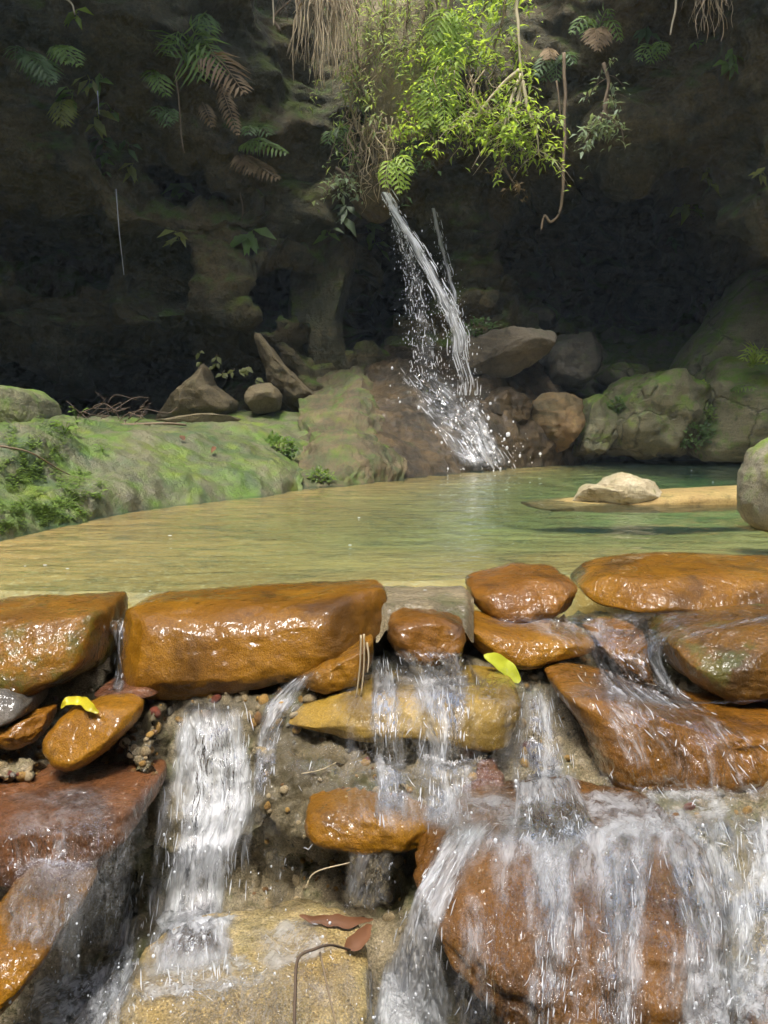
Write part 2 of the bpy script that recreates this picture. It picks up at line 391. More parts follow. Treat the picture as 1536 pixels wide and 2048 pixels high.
MAT['lf_weep'] = m_leaf('leaf_weeping', (.22, .30, .09), (.34, .42, .15), .5)
MAT['lf_dead'] = m_leaf('leaf_dead', (.20, .135, .065), (.30, .22, .12), .3, .7)
MAT['straw'] = m_leaf('straw', (.40, .31, .18), (.58, .48, .31), .2, .7)
MAT['moss_leaf'] = m_leaf('clover_leaf', (.10, .17, .03), (.19, .28, .055), .4)
MAT['bark'] = m_bark('bark', (.12, .085, .05), (.22, .17, .11))
MAT['palebark'] = m_bark('pale_bark', (.38, .32, .20), (.52, .45, .30))
MAT['twig'] = m_bark('dark_twig', (.05, .035, .025), (.12, .085, .055))

# ================================================================== THE SETTING
# ---- cliff with the hollow under it
CTL = np.array([
 (-900,-700,3.0),(-900,0,3.6),(-900,500,4.2),(-900,900,4.4),
 (-350,-700,4.0),(-350,0,4.9),(-350,400,5.3),(-350,850,5.4),
 (0,-700,4.3),(0,-250,5.0),(0,0,5.5),(0,220,5.7),(0,350,5.9),(0,440,6.7),(0,560,6.3),(0,660,6.2),(0,760,7.0),(0,880,7.2),
 (140,380,6.0),(160,480,6.9),(230,440,6.2),(230,560,6.6),
 (260,-700,4.5),(260,-250,5.2),(260,0,5.7),(260,250,6.0),(300,340,6.5),(330,460,6.2),(300,560,6.7),(300,650,6.4),(280,740,7.2),(280,880,7.4),
 (480,-700,5.2),(480,-250,5.8),(480,0,6.0),(480,300,6.3),(470,480,6.3),(490,640,6.3),(480,740,6.8),(480,880,7.0),
 (620,-700,8.0),(620,-200,7.2),(620,0,6.6),(620,300,6.6),(620,520,6.7),(600,700,6.5),(640,800,6.4),
 (760,-700,11),(760,-250,9),(760,0,7.4),(760,200,6.6),(760,360,6.5),(740,450,7.2),(760,600,7.8),(760,800,7.0),
 (880,-700,11),(880,-250,9),(880,0,7.4),(880,200,6.8),(880,330,7.0),(880,430,7.5),(920,600,7.4),(900,760,7.2),
 (1050,-700,9),(1050,-200,7.6),(1050,0,7.0),(1050,200,6.9),(1050,320,7.1),(1010,420,7.6),(1000,600,7.7),(1050,800,8),
 (1250,-700,5.3),(1250,-250,5.9),(1250,0,6.4),(1250,200,6.7),(1250,310,6.9),(1250,400,9.3),(1230,600,10),(1250,800,9.3),
 (1450,-700,5.0),(1450,-250,5.5),(1450,0,6.0),(1450,300,6.4),(1450,480,6.8),(1450,580,9.6),(1450,800,9),
 (1750,-700,4.8),(1750,0,5.0),(1750,450,5.8),(1750,620,6.8),(1750,900,7.2),
 (2400,-700,3.0),(2400,0,3.6),(2400,500,4.0),(2400,900,4.4)], float)
def tps(ctl, scale=400., lam=.003):
    X = ctl[:, :2] / scale; n = len(X)
    def U(r2): return .5 * r2 * np.log(r2 + 1e-12)
    K = U(((X[:, None] - X[None]) ** 2).sum(-1)) + lam * np.eye(n)
    Pm = np.hstack([np.ones((n, 1)), X]); A = np.zeros((n + 3, n + 3)); A[:n, :n] = K; A[:n, n:] = Pm; A[n:, :n] = Pm.T
    w = np.linalg.solve(A, np.concatenate([ctl[:, 2], np.zeros(3)]))
    def ev(px, py):
        q = np.stack([np.ravel(px), np.ravel(py)], 1) / scale; out = np.empty(len(q))
        for i in range(0, len(q), 4000):
            b = q[i:i + 4000]; out[i:i + 4000] = U(((b[:, None] - X[None]) ** 2).sum(-1)) @ w[:n] + w[n] + b @ w[n + 1:]
        return out.reshape(np.shape(px))
    return ev
def sdpoly(px, py, poly):                    # signed pixel distance, > 0 inside
    p = np.asarray(poly, float); x, y = np.ravel(px), np.ravel(py); d = np.full(len(x), 1e9); ins = np.zeros(len(x), bool)
    for i in range(len(p)):
        a, b = p[i - 1], p[i]; e = b - a; w = np.stack([x - a[0], y - a[1]], 1)
        t = np.clip((w @ e) / (e @ e), 0, 1); d = np.minimum(d, np.hypot(*(w - t[:, None] * e).T))
        c = ((a[1] > y) != (b[1] > y)) & (x < (b[0] - a[0]) * (y - a[1]) / (b[1] - a[1] + 1e-12) + a[0]); ins ^= c
    return np.where(ins, d, -d).reshape(np.shape(px))
def sst(x, a, b): t = np.clip((x - a) / (b - a), 0, 1); return t * t * (3 - 2 * t)
def grid_normals(p):
    du = np.gradient(p, axis=1); dv = np.gradient(p, axis=0); n = np.cross(du, dv)
    return n / (np.linalg.norm(n, axis=2)[..., None] + 1e-9)

gx = np.concatenate([np.linspace(-900, -60, 60, endpoint=False), np.linspace(-60, 1600, 300, endpoint=False), np.linspace(1600, 2400, 60)])
gy = np.concatenate([np.linspace(-700, -40, 60, endpoint=False), np.linspace(-40, 900, 190)])
PX, PY = np.meshgrid(gx, gy)
wob = 26 * fbm(np.stack([PX / 110, PY / 110, PX * 0 + 3.3], -1), 3)
ev = tps(CTL); D = ev(PX, PY)
for poly, dep, soft in [
    ([(486, 585), (520, 566), (600, 556), (690, 560), (690, 600), (640, 606), (590, 600), (560, 612), (545, 660), (522, 660), (524, 625)], 1.5, 22),
    ([(672, 650), (690, 610), (720, 570), (775, 540), (800, 560), (800, 690), (760, 712), (700, 712), (675, 690)], 2.4, 30),
    ([(960, 470), (1040, 360), (1160, 330), (1300, 340), (1390, 430), (1500, 560), (1400, 650), (1200, 680), (1080, 660), (1000, 600)], 1.6, 60),
    ([(-200, 720), (100, 690), (330, 700), (480, 760), (470, 830), (200, 850), (-200, 850)], .9, 50),
    ([(20, 470), (110, 460), (210, 500), (190, 545), (40, 560)], .5, 40),
    ([(300, 340), (420, 330), (470, 400), (380, 430), (310, 400)], .35, 30),
    ([(960, 620), (1000, 560), (1130, 520), (1130, 560), (1010, 620)], -.3, 40)]:
    D += dep * sst(sdpoly(PX + wob, PY + wob * .7, poly), -soft * .5, soft)
CL = P(PX, PY, D)
nr = grid_normals(CL)
am = .55 + .45 * sst(PY, -300, 0)
CL += nr * ((.46 * fbm(CL * .8, 2) + .13 * fbm(CL * np.array([2.0, 2.0, 2.6]), 3) + .10 * fbm(CL * np.array([1.3, 1.3, 2.4]), 4, .5, ridged=True) + .032 * fbm(CL * 6, 4)) * am)[..., None]
nu, nv = len(gx), len(gy)
cf = grid_faces(nu, nv, True)
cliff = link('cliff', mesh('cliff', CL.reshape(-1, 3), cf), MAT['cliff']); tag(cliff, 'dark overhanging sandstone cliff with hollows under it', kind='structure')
reg('cliff', CL.reshape(-1, 3), cf)

# ---- added unseen rock walls round behind the viewer, blocking low sky light
ga = np.linspace(rad(-250), rad(70), 90); gz = np.linspace(-1.5, 5.2, 40)
A_, Z_ = np.meshgrid(ga, gz)
R_ = 5.4 + .8 * fbm(np.stack([np.cos(A_) * 2, np.sin(A_) * 2, Z_ * .5], -1), 4) - .06 * Z_
GW = np.stack([R_ * np.cos(A_) * .95, 1.2 + R_ * np.sin(A_), Z_], -1)
keep = (A_ < rad(28)) & (A_ > rad(-208))
fac = grid_faces(len(ga), len(gz)); kk = keep.ravel()[fac].all(1)
gorge = link('sky_block_wall', mesh('sky_block_wall', GW.reshape(-1, 3), fac[kk]), MAT['cliff']); tag(gorge, 'added dark rock wall out of view, keeping low sky light off the cliff', kind='structure')

# ---- banks: stations of (photo point, distance) from under water, up the slope, to the back
def bank(name, stations, mat, label, noise=.05, nu=150, nv=90, ns=2.2, key=None, seed=0.0, strat=0.0):
    S = np.array([[P(*q) if len(q) == 3 else W(q[0], q[1]) for q in st] for st in stations])
    S0 = S.copy()
    foot = S[:, :1].copy(); foot[..., 2] = -.6; foot[..., 1] -= .25
    S = np.concatenate([foot, S], 1)
    rows = np.stack([smoothpath(S[i], max(2, nv // (S.shape[1] - 1))) for i in range(len(S))])
    cols = np.stack([smoothpath(rows[:, j], max(2, nu // (len(S) - 1))) for j in range(rows.shape[1])])   # [v,u,3]
    n = grid_normals(cols)
    if n[..., 2].mean() < 0: n = -n
    fade = np.ones(cols.shape[:2]); 
    q = cols * ns + seed
    cols = cols + n * (noise * (1.6 * fbm(q, 3) + .6 * fbm(q * 2.5, 4, .55, ridged=True) + strat * fbm(q * np.array([1, 1, 7]), 3, ridged=True) + .12 * fbm(q * 16, 3)) * fade)[..., None]
    f = grid_faces(cols.shape[1], cols.shape[0])
    nn = grid_normals(cols)
    if nn[..., 2].mean() < 0: f = f[:, ::-1]
    o = link(name, mesh(name, cols.reshape(-1, 3), f), MAT[mat]); tag(o, label, kind='structure')
    if key: reg(key, cols.reshape(-1, 3), f)
    return o
bank('mossy_bank', [
 [(-900, 1290), (-900, 1080, 1.25), (-900, 900, 1.6), (-900, 860, 3.0), (-900, 850, 4.0)],
 [(-350, 1150), (-350, 990, 1.75), (-350, 880, 2.1), (-350, 850, 3.2), (-350, 845, 5.0)],
 [(0, 1080), (0, 970, 2.2), (0, 868, 2.6), (0, 848, 4.0), (0, 835, 6.5)],
 [(130, 1050), (110, 950, 2.6), (100, 850, 3.0), (110, 842, 4.4), (110, 835, 6.8)],
 [(250, 1024), (200, 930, 2.9), (150, 862, 3.4), (200, 850, 4.6), (200, 835, 7.0)],
 [(400, 1004), (330, 910, 3.4), (250, 862, 3.9), (290, 846, 5.0), (300, 833, 7.2)],
 [(530, 990), (470, 900, 3.9), (390, 856, 4.5), (400, 843, 5.4), (400, 832, 7.2)],
 [(580, 978), (555, 905, 4.3), (500, 860, 4.9), (520, 838, 5.6), (520, 826, 7.2)],
 [(600, 976), (640, 920, 4.9), (650, 860, 5.4), (650, 830, 5.8), (650, 820, 7.2)]],
 'bank', 'green mossy rock bank sloping into the pool on the left', noise=.036, nu=240, nv=120, ns=1.7, key='bank')
bank('mossy_ledge', [
 [(560, 972), (590, 925, 4.6), (600, 860, 5.2), (600, 820, 5.9), (600, 760, 6.9)],
 [(650, 974), (655, 915, 4.4), (640, 845, 5.0), (640, 815, 5.8), (640, 740, 6.9)],
 [(735, 967), (715, 900, 4.55), (690, 830, 5.25), (690, 805, 5.85), (690, 730, 6.95)],
 [(775, 960), (765, 890, 4.95), (740, 822, 5.55), (720, 790, 6.0), (725, 720, 7.1)],
 [(800, 957), (800, 900, 5.4), (790, 840, 5.9), (770, 800, 6.4), (760, 740, 7.4)]],
 'mledge', 'green streaked rock ledge between the left bank and the waterfall', noise=.05, nu=130, nv=110, ns=1.8, key='ledge', seed=14.0)
bank('waterfall_ledge', [
 [(730, 962), (720, 900, 4.9), (690, 830, 5.6), (690, 805, 6.0), (690, 730, 7.0)],
 [(800, 955), (790, 890, 5.1), (760, 820, 5.7), (740, 785, 6.1), (745, 715, 7.2)],
 [(900, 946), (870, 880, 5.6), (845, 810, 6.0), (830, 760, 6.3), (820, 700, 7.3)],
 [(990, 939), (970, 880, 6.0), (930, 810, 6.3), (905, 760, 6.6), (900, 690, 7.4)],
 [(1080, 932), (1070, 870, 6.6), (1040, 810, 6.9), (1000, 760, 7.0), (1000, 690, 7.8)],
 [(1180, 926), (1170, 860, 7.2), (1150, 810, 7.5), (1120, 760, 7.7), (1120, 690, 8.4)]],
 'ledge', 'wet brown rock ledge under the waterfall', noise=.05, nu=190, nv=110, ns=1.5, key='ledge', seed=4.0, strat=.25)
bank('right_bank', [
 [(1090, 930), (1090, 880, 7.4), (1090, 800, 7.7), (1090, 740, 8.2), (1080, 660, 9.2)],
 [(1200, 922), (1200, 870, 7.9), (1200, 790, 8.3), (1200, 740, 8.7), (1200, 660, 9.8)],
 [(1320, 920), (1320, 860, 8.0), (1320, 780, 8.3), (1330, 735, 8.7), (1330, 655, 9.6)],
 [(1430, 920), (1430, 850, 7.9), (1430, 770, 8.2), (1430, 715, 8.6), (1430, 640, 9.4)],
 [(1560, 920), (1560, 840, 7.7), (1560, 760, 8.0), (1560, 700, 8.3), (1560, 600, 9.0)],
 [(1800, 930), (1800, 840, 6.3), (1800, 760, 6.6), (1800, 700, 7.0), (1800, 600, 7.6)],
 [(2400, 980), (2400, 860, 4.0), (2400, 780, 4.4), (2400, 700, 4.6), (2400, 600, 5.2)]],
 'rbank', 'mossy rock slope along the far right shore', noise=.11, nu=150, nv=90, ns=1.5, key='rbank', seed=9.0, strat=.4)

# ---- pool floor and water
bx = np.linspace(-3.2, 5.4, 170); by = np.linspace(1.2, 10.5, 170); BX, BY = np.meshgrid(bx, by)
SHORE = np.array([W(*q)[:2] for q in [(-900, 1290), (-350, 1150), (0, 1080), (130, 1050), (250, 1024), (400, 1004), (530, 990), (580, 978), (650, 974), (735, 967), (800, 955), (900, 946), (990, 939), (1080, 932), (1200, 924), (1320, 921), (1430, 921), (1560, 921), (1800, 931), (2400, 980)]])
sd_ = np.full(BX.shape, 99.)
for a, b in zip(SHORE[:-1], SHORE[1:]):
    e = b - a; t = np.clip(((BX - a[0]) * e[0] + (BY - a[1]) * e[1]) / (e @ e), 0, 1); sd_ = np.minimum(sd_, np.hypot(BX - a[0] - t * e[0], BY - a[1] - t * e[1]))
dp = np.minimum(.05 + .045 * np.maximum(BY - 1.4, 0), .005 + .12 * sd_)       # shelves gently up to the shore
y0 = 1.33 + .14 * sst(BX, .12, .20) + .06 * sst(BX, .34, .42)
BZ = -.25 * (1 - sst(BY, y0, y0 + .1)) - .05 * (1 - sst(BY, 1.4, 1.8)) - dp + .018 * fbm(np.stack([BX * 1.7, BY * 1.7, BX * 0], -1), 4) * sst(sd_, 0, .5)
g = G('pool_sand'); p = g.pos()
c = g.mix(g.step(g.noise(p, 1.8, 5, .6), .38, .62), (.34, .21, .065), (.46, .30, .105))
c = g.mix(g.math('MULTIPLY', g.step(g.noise(p, 7, 5, .7), .52, .68), .7), c, (.16, .12, .05))
c = g.mix(g.math('MULTIPLY', g.step(g.noise(p, 60, 3, .7), .5, .72), .6), c, (.58, .47, .26))
bedm = g.surf(g.pbsdf(base=c, rough=.9, spec=.1, normal=g.bump(g.noise(p, 30, 4), .6, .02)))
bed = link('pool_bed', mesh('pool_bed', np.stack([BX, BY, BZ], -1).reshape(-1, 3), grid_faces(170, 170)), bedm)
tag(bed, 'sandy yellow floor of the shallow pool', kind='structure')
reg('bed', np.stack([BX, BY, BZ], -1).reshape(-1, 3), grid_faces(170, 170))

wy = 1.27 + (10.3 - 1.27) * np.linspace(0, 1, 330) ** 1.7; wx = np.linspace(-1, 1, 300)
WX, WY = np.meshgrid(wx, wy); WX = WX * (1.1 + .52 * WY) + .05 * WY
WY = WY + (.10 * sst(WX, -.05, -.01) + .05 * sst(WX, .12, .20) + .05 * sst(WX, .34, .42)) * np.clip(1 - (WY - 1.27) / 1.2, 0, 1)
q = np.stack([WX * 5, WY * 9, WX * 0], -1)
WZ = .0035 * fbm(q, 3) + .0022 * fbm(q * np.array([1.3, 3.2, 1]) + 5, 2)
ripx, ripy = 1.0, 6.0                              # rings from the foot of the fall
rd = np.hypot(WX - ripx, WY - ripy); WZ += .006 * np.sin(rd * 24 + 3 * fbm(q * .2, 2)) * np.exp(-rd / 1.3)
top = np.stack([WX, WY, WZ], -1); n0 = top.shape[0] * top.shape[1]; nuw, nvw = 300, 330
bot = top.reshape(-1, 3).copy(); bot[:, 2] = -1.3
rim = [(0, i) for i in range(nuw)] + [(j, nuw - 1) for j in range(1, nvw)] + [(nvw - 1, i) for i in range(nuw - 2, -1, -1)] + [(j, 0) for j in range(nvw - 2, 0, -1)]
ri = [j * nuw + i for j, i in rim]; bv = bot[ri]; fcs = grid_faces(nuw, nvw).tolist(); m = len(ri)
for k in range(m): fcs.append([ri[(k + 1) % m], ri[k], n0 + k, n0 + (k + 1) % m])
fcs.append([n0 + k for k in range(m)][::-1])
g = G('pool_water'); p = g.pos()
h1 = g.noise(g.scale(p, (7, 16, 1)), 1.0, 3, .55, .5); h2 = g.noise(g.scale(p, (26, 60, 1)), 1.0, 2, .5, .3)
nb = g.bump(g.math('ADD', h1, g.math('MULTIPLY', h2, .25)), .35, .02)
fr = g.n('Fresnel', {'IOR': 1.33, 'Normal': nb})
sh = g.n('MixShader', {0: fr, 1: g.n('MixShader', {0: .19, 1: g.n('BsdfTransparent', {0: (.97, .985, .96)}), 2: g.n('BsdfDiffuse', {0: (.055, .12, .095)})}), 2: g.n('BsdfGlossy', {'Roughness': .03, 'Normal': nb})})
va = g.n('VolumeAbsorption', {'Color': (.35, .84, .74), 'Density': 1.0})
wm = g.surf(sh, va)
water = link('pool_water', mesh('pool_water', np.concatenate([top.reshape(-1, 3), bv]), fcs), wm)
tag(water, 'clear olive and teal water of the pool', kind='structure')

# ================================================================== BOULDERS ROUND THE POOL
R = rock
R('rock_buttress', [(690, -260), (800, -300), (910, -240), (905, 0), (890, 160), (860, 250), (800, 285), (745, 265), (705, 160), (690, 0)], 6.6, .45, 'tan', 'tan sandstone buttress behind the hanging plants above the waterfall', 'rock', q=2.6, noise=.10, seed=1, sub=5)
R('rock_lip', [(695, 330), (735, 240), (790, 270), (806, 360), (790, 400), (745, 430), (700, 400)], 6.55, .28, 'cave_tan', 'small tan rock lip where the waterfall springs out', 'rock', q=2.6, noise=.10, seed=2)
R('boulder', [(1046, 850), (1055, 815), (1085, 790), (1130, 783), (1168, 800), (1172, 845), (1140, 895), (1110, 912), (1070, 895)], 7.0, .45, 'boulder_orange', 'rounded orange brown boulder right of the foot of the waterfall', q=3.8, noise=.07, seed=3)
R('boulder', [(1172, 802), (1215, 788), (1240, 820), (1225, 880), (1195, 912), (1160, 922), (1135, 900), (1155, 850)], 7.1, .4, 'boulder', 'narrow split boulder leaning on the orange brown boulder', q=3.8, noise=.08, seed=4)
R('boulder', [(1190, 812), (1250, 755), (1350, 735), (1424, 765), (1424, 850), (1390, 915), (1290, 922), (1205, 912), (1185, 860)], 7.2, .55, 'boulder', 'broad green mossy boulder at the middle of the right shore', q=4, noise=.08, seed=5)
R('boulder', [(1376, 810), (1430, 728), (1540, 695), (1680, 690), (1790, 780), (1780, 940), (1480, 936), (1376, 930), (1360, 880)], 7.1, .7, 'boulder', 'big sloping mossy boulder at the right edge of the far shore', q=2.8, noise=.07, seed=6, tilt=.4)
R('boulder', [(1196, 752), (1236, 724), (1300, 732), (1300, 762), (1215, 772)], 8.0, .3, 'boulder', 'small flat boulder lying above the broad mossy one', q=2.8, noise=.06, seed=7, sub=4)
R('rock_slab', [(872, 705), (925, 668), (1010, 655), (1100, 651), (1114, 668), (1082, 716), (1010, 752), (940, 768), (876, 750)], 7.1, .6, 'slab', 'flat grey rock slab behind the foot of the waterfall', 'rock slab', q=5, noise=.08, facets=12, seed=8)
R('boulder', [(1082, 725), (1118, 662), (1190, 664), (1206, 730), (1160, 780), (1092, 775)], 7.6, .4, 'dark', 'dark brown boulder just right of the grey slab', q=3, noise=.07, seed=9)
R('boulder', [(966, 648), (978, 606), (1008, 604), (1020, 640), (1010, 655)], 8.0, .25, 'dark', 'small upright dark boulder on the slab in the cave', q=3, noise=.07, seed=10, sub=4)
R('boulder', [(1040, 650), (1058, 616), (1096, 614), (1112, 648), (1080, 660)], 8.1, .25, 'dark', 'round dark boulder right of the upright one in the cave', q=2.6, noise=.07, seed=11, sub=4)
R('boulder', [(925, 800), (980, 772), (1040, 772), (1066, 800), (1050, 840), (980, 850), (930, 835)], 6.7, .3, 'ledge', 'wet dark rock between the slab and the orange brown boulder', q=3, noise=.1, seed=12)
R('boulder', [(1560, 520), (1490, 575), (1440, 640), (1380, 715), (1350, 760), (1420, 800), (1700, 820), (1800, 560), (1680, 470)], 7.7, .7, 'boulder', 'tall leaning rock shoulder rising out of the right edge', q=2.6, noise=.05, seed=13, tilt=.3)
R('boulder', [(-110, 860), (-80, 795), (0, 770), (52, 778), (84, 802), (94, 850), (0, 880)], 4.0, .4, 'boulder', 'green rounded boulder behind the mossy bank at the left edge', q=3, noise=.05, seed=14)
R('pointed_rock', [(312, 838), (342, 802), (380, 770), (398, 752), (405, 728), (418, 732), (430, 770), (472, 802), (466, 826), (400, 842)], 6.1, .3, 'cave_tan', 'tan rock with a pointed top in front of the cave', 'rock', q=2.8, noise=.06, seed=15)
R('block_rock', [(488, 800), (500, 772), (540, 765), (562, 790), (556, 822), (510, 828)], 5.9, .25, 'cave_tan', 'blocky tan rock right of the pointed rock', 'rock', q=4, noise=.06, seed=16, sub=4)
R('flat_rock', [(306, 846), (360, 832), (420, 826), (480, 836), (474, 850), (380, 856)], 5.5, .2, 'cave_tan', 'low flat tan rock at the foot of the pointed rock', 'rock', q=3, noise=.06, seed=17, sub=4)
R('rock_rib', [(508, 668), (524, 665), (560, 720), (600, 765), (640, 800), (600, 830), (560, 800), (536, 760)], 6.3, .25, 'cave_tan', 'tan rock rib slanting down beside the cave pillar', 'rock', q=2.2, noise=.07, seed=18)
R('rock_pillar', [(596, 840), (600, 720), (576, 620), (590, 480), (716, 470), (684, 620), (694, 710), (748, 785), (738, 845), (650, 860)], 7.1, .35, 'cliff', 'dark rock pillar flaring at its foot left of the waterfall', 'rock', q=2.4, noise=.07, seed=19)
R('submerged_slab', [(1048, 1012), (1160, 1002), (1300, 985), (1500, 974), (1680, 970), (1700, 1010), (1500, 1020), (1300, 1026), (1100, 1024)], 3.1, .2, m_rock('submerged_rock', (.28, .19, .07), (.38, .27, .10), (.12, .085, .035), mossamt=.2, scale=3), 'ochre rock slab just under the water below the pale rock', 'rock slab', q=3, noise=.05, seed=20)
R('pool_rock', [(1150, 1012), (1166, 980), (1186, 969), (1202, 974), (1222, 952), (1245, 944), (1275, 954), (1312, 966), (1334, 990), (1330, 1020), (1160, 1022)], 3.02, .13, 'pale', 'pale whitish rock standing out of the pool', 'rock', q=2.4, noise=.09, seed=21)
R('boulder', [(1489, 1010), (1498, 950), (1524, 895), (1600, 856), (1700, 880), (1730, 1000), (1690, 1080), (1560, 1084), (1504, 1056)], 2.12, .2, 'edge_moss', 'mossy rounded boulder cut by the right edge beside the pool', q=2.6, noise=.04, seed=22)

# ================================================================== THE WEIR
MC = np.array([(x, y, d * (1 - .17 * sst(y, 1390., 2080.))) for y, row in [
 (1150, (1.66, 1.64, 1.58, 1.60, 1.85)), (1230, (1.26, 1.27, 1.27, 1.32, 1.42)), (1330, (1.14, 1.16, 1.13, 1.17, 1.22)), (1420, (1.05, 1.09, 1.05, 1.09, 1.13)), (1560, (.98, 1.04, 1.01, 1.02, 1.04)),
 (1700, (.98, 1.02, 1.00, .96, .96)), (1850, (.96, 1.02, .97, .90, .90)), (2050, (.88, .90, .88, .84, .82)), (2400, (.80, .80, .78, .76, .74))] for x, d in zip((-500, 250, 620, 1050, 2000), row)], float)
mx = np.linspace(-500, 2040, 300); my = np.linspace(1150, 2400, 190); MX, MY = np.meshgrid(mx, my)
mw = 14 * fbm(np.stack([MX / 60, MY / 60, MX * 0 + 8], -1), 3)
MD = tps(MC)(MX, MY)
for poly, dep, soft in [
    ([(330, 1395), (510, 1400), (520, 1560), (500, 1700), (330, 1700), (320, 1560)], .015, 30),
    ([(270, 1720), (520, 1690), (570, 1760), (500, 1900), (270, 1920)], .05, 30),
    ([(140, 1760), (300, 1740), (270, 1900), (150, 2000)], .07, 30),
    ([(480, 1680), (600, 1700), (790, 1720), (800, 1800), (600, 1840), (500, 1800)], .025, 25),
    ([(500, 1500), (700, 1490), (1000, 1510), (900, 1700), (600, 1690), (500, 1660)], -.06, 25),
    ([(205, 1470), (320, 1420), (330, 1560), (240, 1570)], -.06, 25),
    ([(-100, 1490), (90, 1500), (80, 1570), (-100, 1580)], -.04, 25),
    ([(740, 1495), (830, 1500), (830, 1520), (740, 1520)], .06, 12),
    ([(222, 1240), (250, 1240), (262, 1380), (215, 1380)], .08, 8)]:
    MD += dep * sst(sdpoly(MX + mw, MY + mw, poly), -soft * .5, soft)
MP = P(MX, MY, MD); mn = grid_normals(MP)
MP += mn * (.022 * fbm(MP * 9, 4) + .009 * fbm(MP * 34, 3, .6, ridged=True))[..., None]
sk = sst(MP[..., 1], 1.33, 1.42) ; MP[..., 2] -= .09 * sk
back = MP[:1].copy(); back[..., 1] += .06; back[..., 2] -= .25
MP = np.concatenate([back, MP]); mf = grid_faces(300, 191, True)
weir = empty('stone_weir', (0, 1.1, -.5), 'low weir of orange stones set in pebbly mortar across the foreground', 'weir')
mo = link('mortar', mesh('mortar', (MP - np.array([0, 1.1, -.5])).reshape(-1, 3), mf), MAT['mortar'], weir); reg('fg', MP.reshape(-1, 3), mf); reg('mortar', MP.reshape(-1, 3), mf)

qx, qy = np.meshgrid(np.linspace(752, 948, 50), np.linspace(1164, 1222, 30))
pad = W(qx, qy, .003); pad[..., 2] -= .03 * sst(qy, 1204, 1222) + .02 * (1 - sst(qy, 1164, 1172)) + .02 * (1 - sst(np.minimum(qx - 752, 948 - qx) + 10 * perlin(pad * 25), 0, 22)); pad[..., 2] += .0025 * fbm(pad * 30, 3)
pad = np.concatenate([pad[:1] - np.array([0, -.01, .1]), pad]); pf = grid_faces(50, 31, True)
link('mortar_pad', mesh('mortar_pad', (pad - np.array([0, 1.1, -.5])).reshape(-1, 3), pf), MAT['mortar'], weir); reg('fg', pad.reshape(-1, 3), pf)
def lean(py): return 1 - .17 * float(sst(np.array(py), 1390., 2080.))
def S(outline, Y, T, mat, label=None, **kw):
    k_ = lean(np.mean([b for a, b in outline])); Y *= k_
    kw['q'] = kw.get('q', 3.4) + .9; kw.setdefault('noise', .05); kw.setdefault('facets', 4); kw.setdefault('cut', (.82, .96))
    c_ = np.mean(np.array(outline, float), 0); outline = [tuple(c_ + (np.array(o_) - c_) * 1.03) for o_ in outline]
    return rock('stone', outline, Y, T, mat, label, parent=weir, key='fg', **kw)
S([(-160, 1232), (0, 1214), (120, 1206), (220, 1203), (230, 1240), (224, 1330), (208, 1370), (150, 1393), (60, 1392), (0, 1372), (-160, 1350)], 1.15, .12, 'dark_amber', 'orange top stone cut by the left edge, with water glints', seed=31, tilt=.35)
S([(250, 1224), (290, 1204), (450, 1192), (600, 1182), (742, 1170), (764, 1185), (766, 1250), (742, 1292), (660, 1345), (520, 1376), (400, 1398), (320, 1396), (275, 1375), (252, 1320), (244, 1260)], 1.19, .12, 'orange_calm', 'long smooth orange brown block in the top course', seed=32, tilt=.35, sub=6, noise=.03, q=3.0, facets=3)
S([(776, 1236), (800, 1219), (870, 1217), (922, 1235), (930, 1262), (916, 1312), (882, 1331), (830, 1332), (795, 1326), (779, 1280)], 1.15, .08, 'brown_calm', 'small square orange stone right of the long block', seed=33, tilt=.2, q=3.6)
S([(936, 1172), (1000, 1150), (1070, 1138), (1130, 1144), (1152, 1170), (1146, 1206), (1100, 1231), (1030, 1247), (975, 1242), (944, 1210)], 1.36, .11, 'brown', 'rounded orange stone with ripples over its top', seed=34, tilt=.5)
S([(1158, 1182), (1200, 1145), (1260, 1130), (1400, 1117), (1560, 1122), (1720, 1130), (1720, 1210), (1400, 1222), (1250, 1226), (1180, 1216)], 1.44, .15, 'orange', 'long low orange stone with bright ripples at the upper right', seed=35, tilt=.6)
S([(1322, 1292), (1360, 1256), (1450, 1236), (1560, 1224), (1720, 1230), (1720, 1386), (1500, 1398), (1420, 1407), (1366, 1388), (1328, 1345)], 1.2, .13, 'dark_amber', 'thick orange brown block cut by the right edge', seed=36, tilt=.3, sub=6)
S([(922, 1240), (960, 1236), (1040, 1256), (1100, 1250), (1184, 1270), (1182, 1302), (1120, 1312), (1060, 1338), (1010, 1334), (950, 1302), (922, 1272)], 1.21, .08, 'orange', 'sloping orange stone below the rounded one', seed=37, tilt=.35)
S([(1176, 1262), (1240, 1244), (1304, 1254), (1300, 1300), (1304, 1358), (1262, 1345), (1200, 1304)], 1.22, .07, 'brown', 'small rusty stone wedged before the thick right block', seed=38, tilt=.3)
S([(598, 1352), (650, 1325), (710, 1290), (746, 1275), (744, 1330), (722, 1370), (660, 1388), (618, 1377)], 1.1, .06, 'orange', 'small slanting orange stone under the right end of the long block', seed=39, tilt=.2)
S([(576, 1446), (660, 1396), (760, 1362), (900, 1354), (1028, 1358), (1040, 1420), (1014, 1492), (960, 1503), (900, 1470), (760, 1486), (680, 1466)], 1.06, .08, 'yellow', 'jagged yellow ochre slab in the middle of the face', seed=40, q=4, noise=.07, tilt=.35, facets=9)
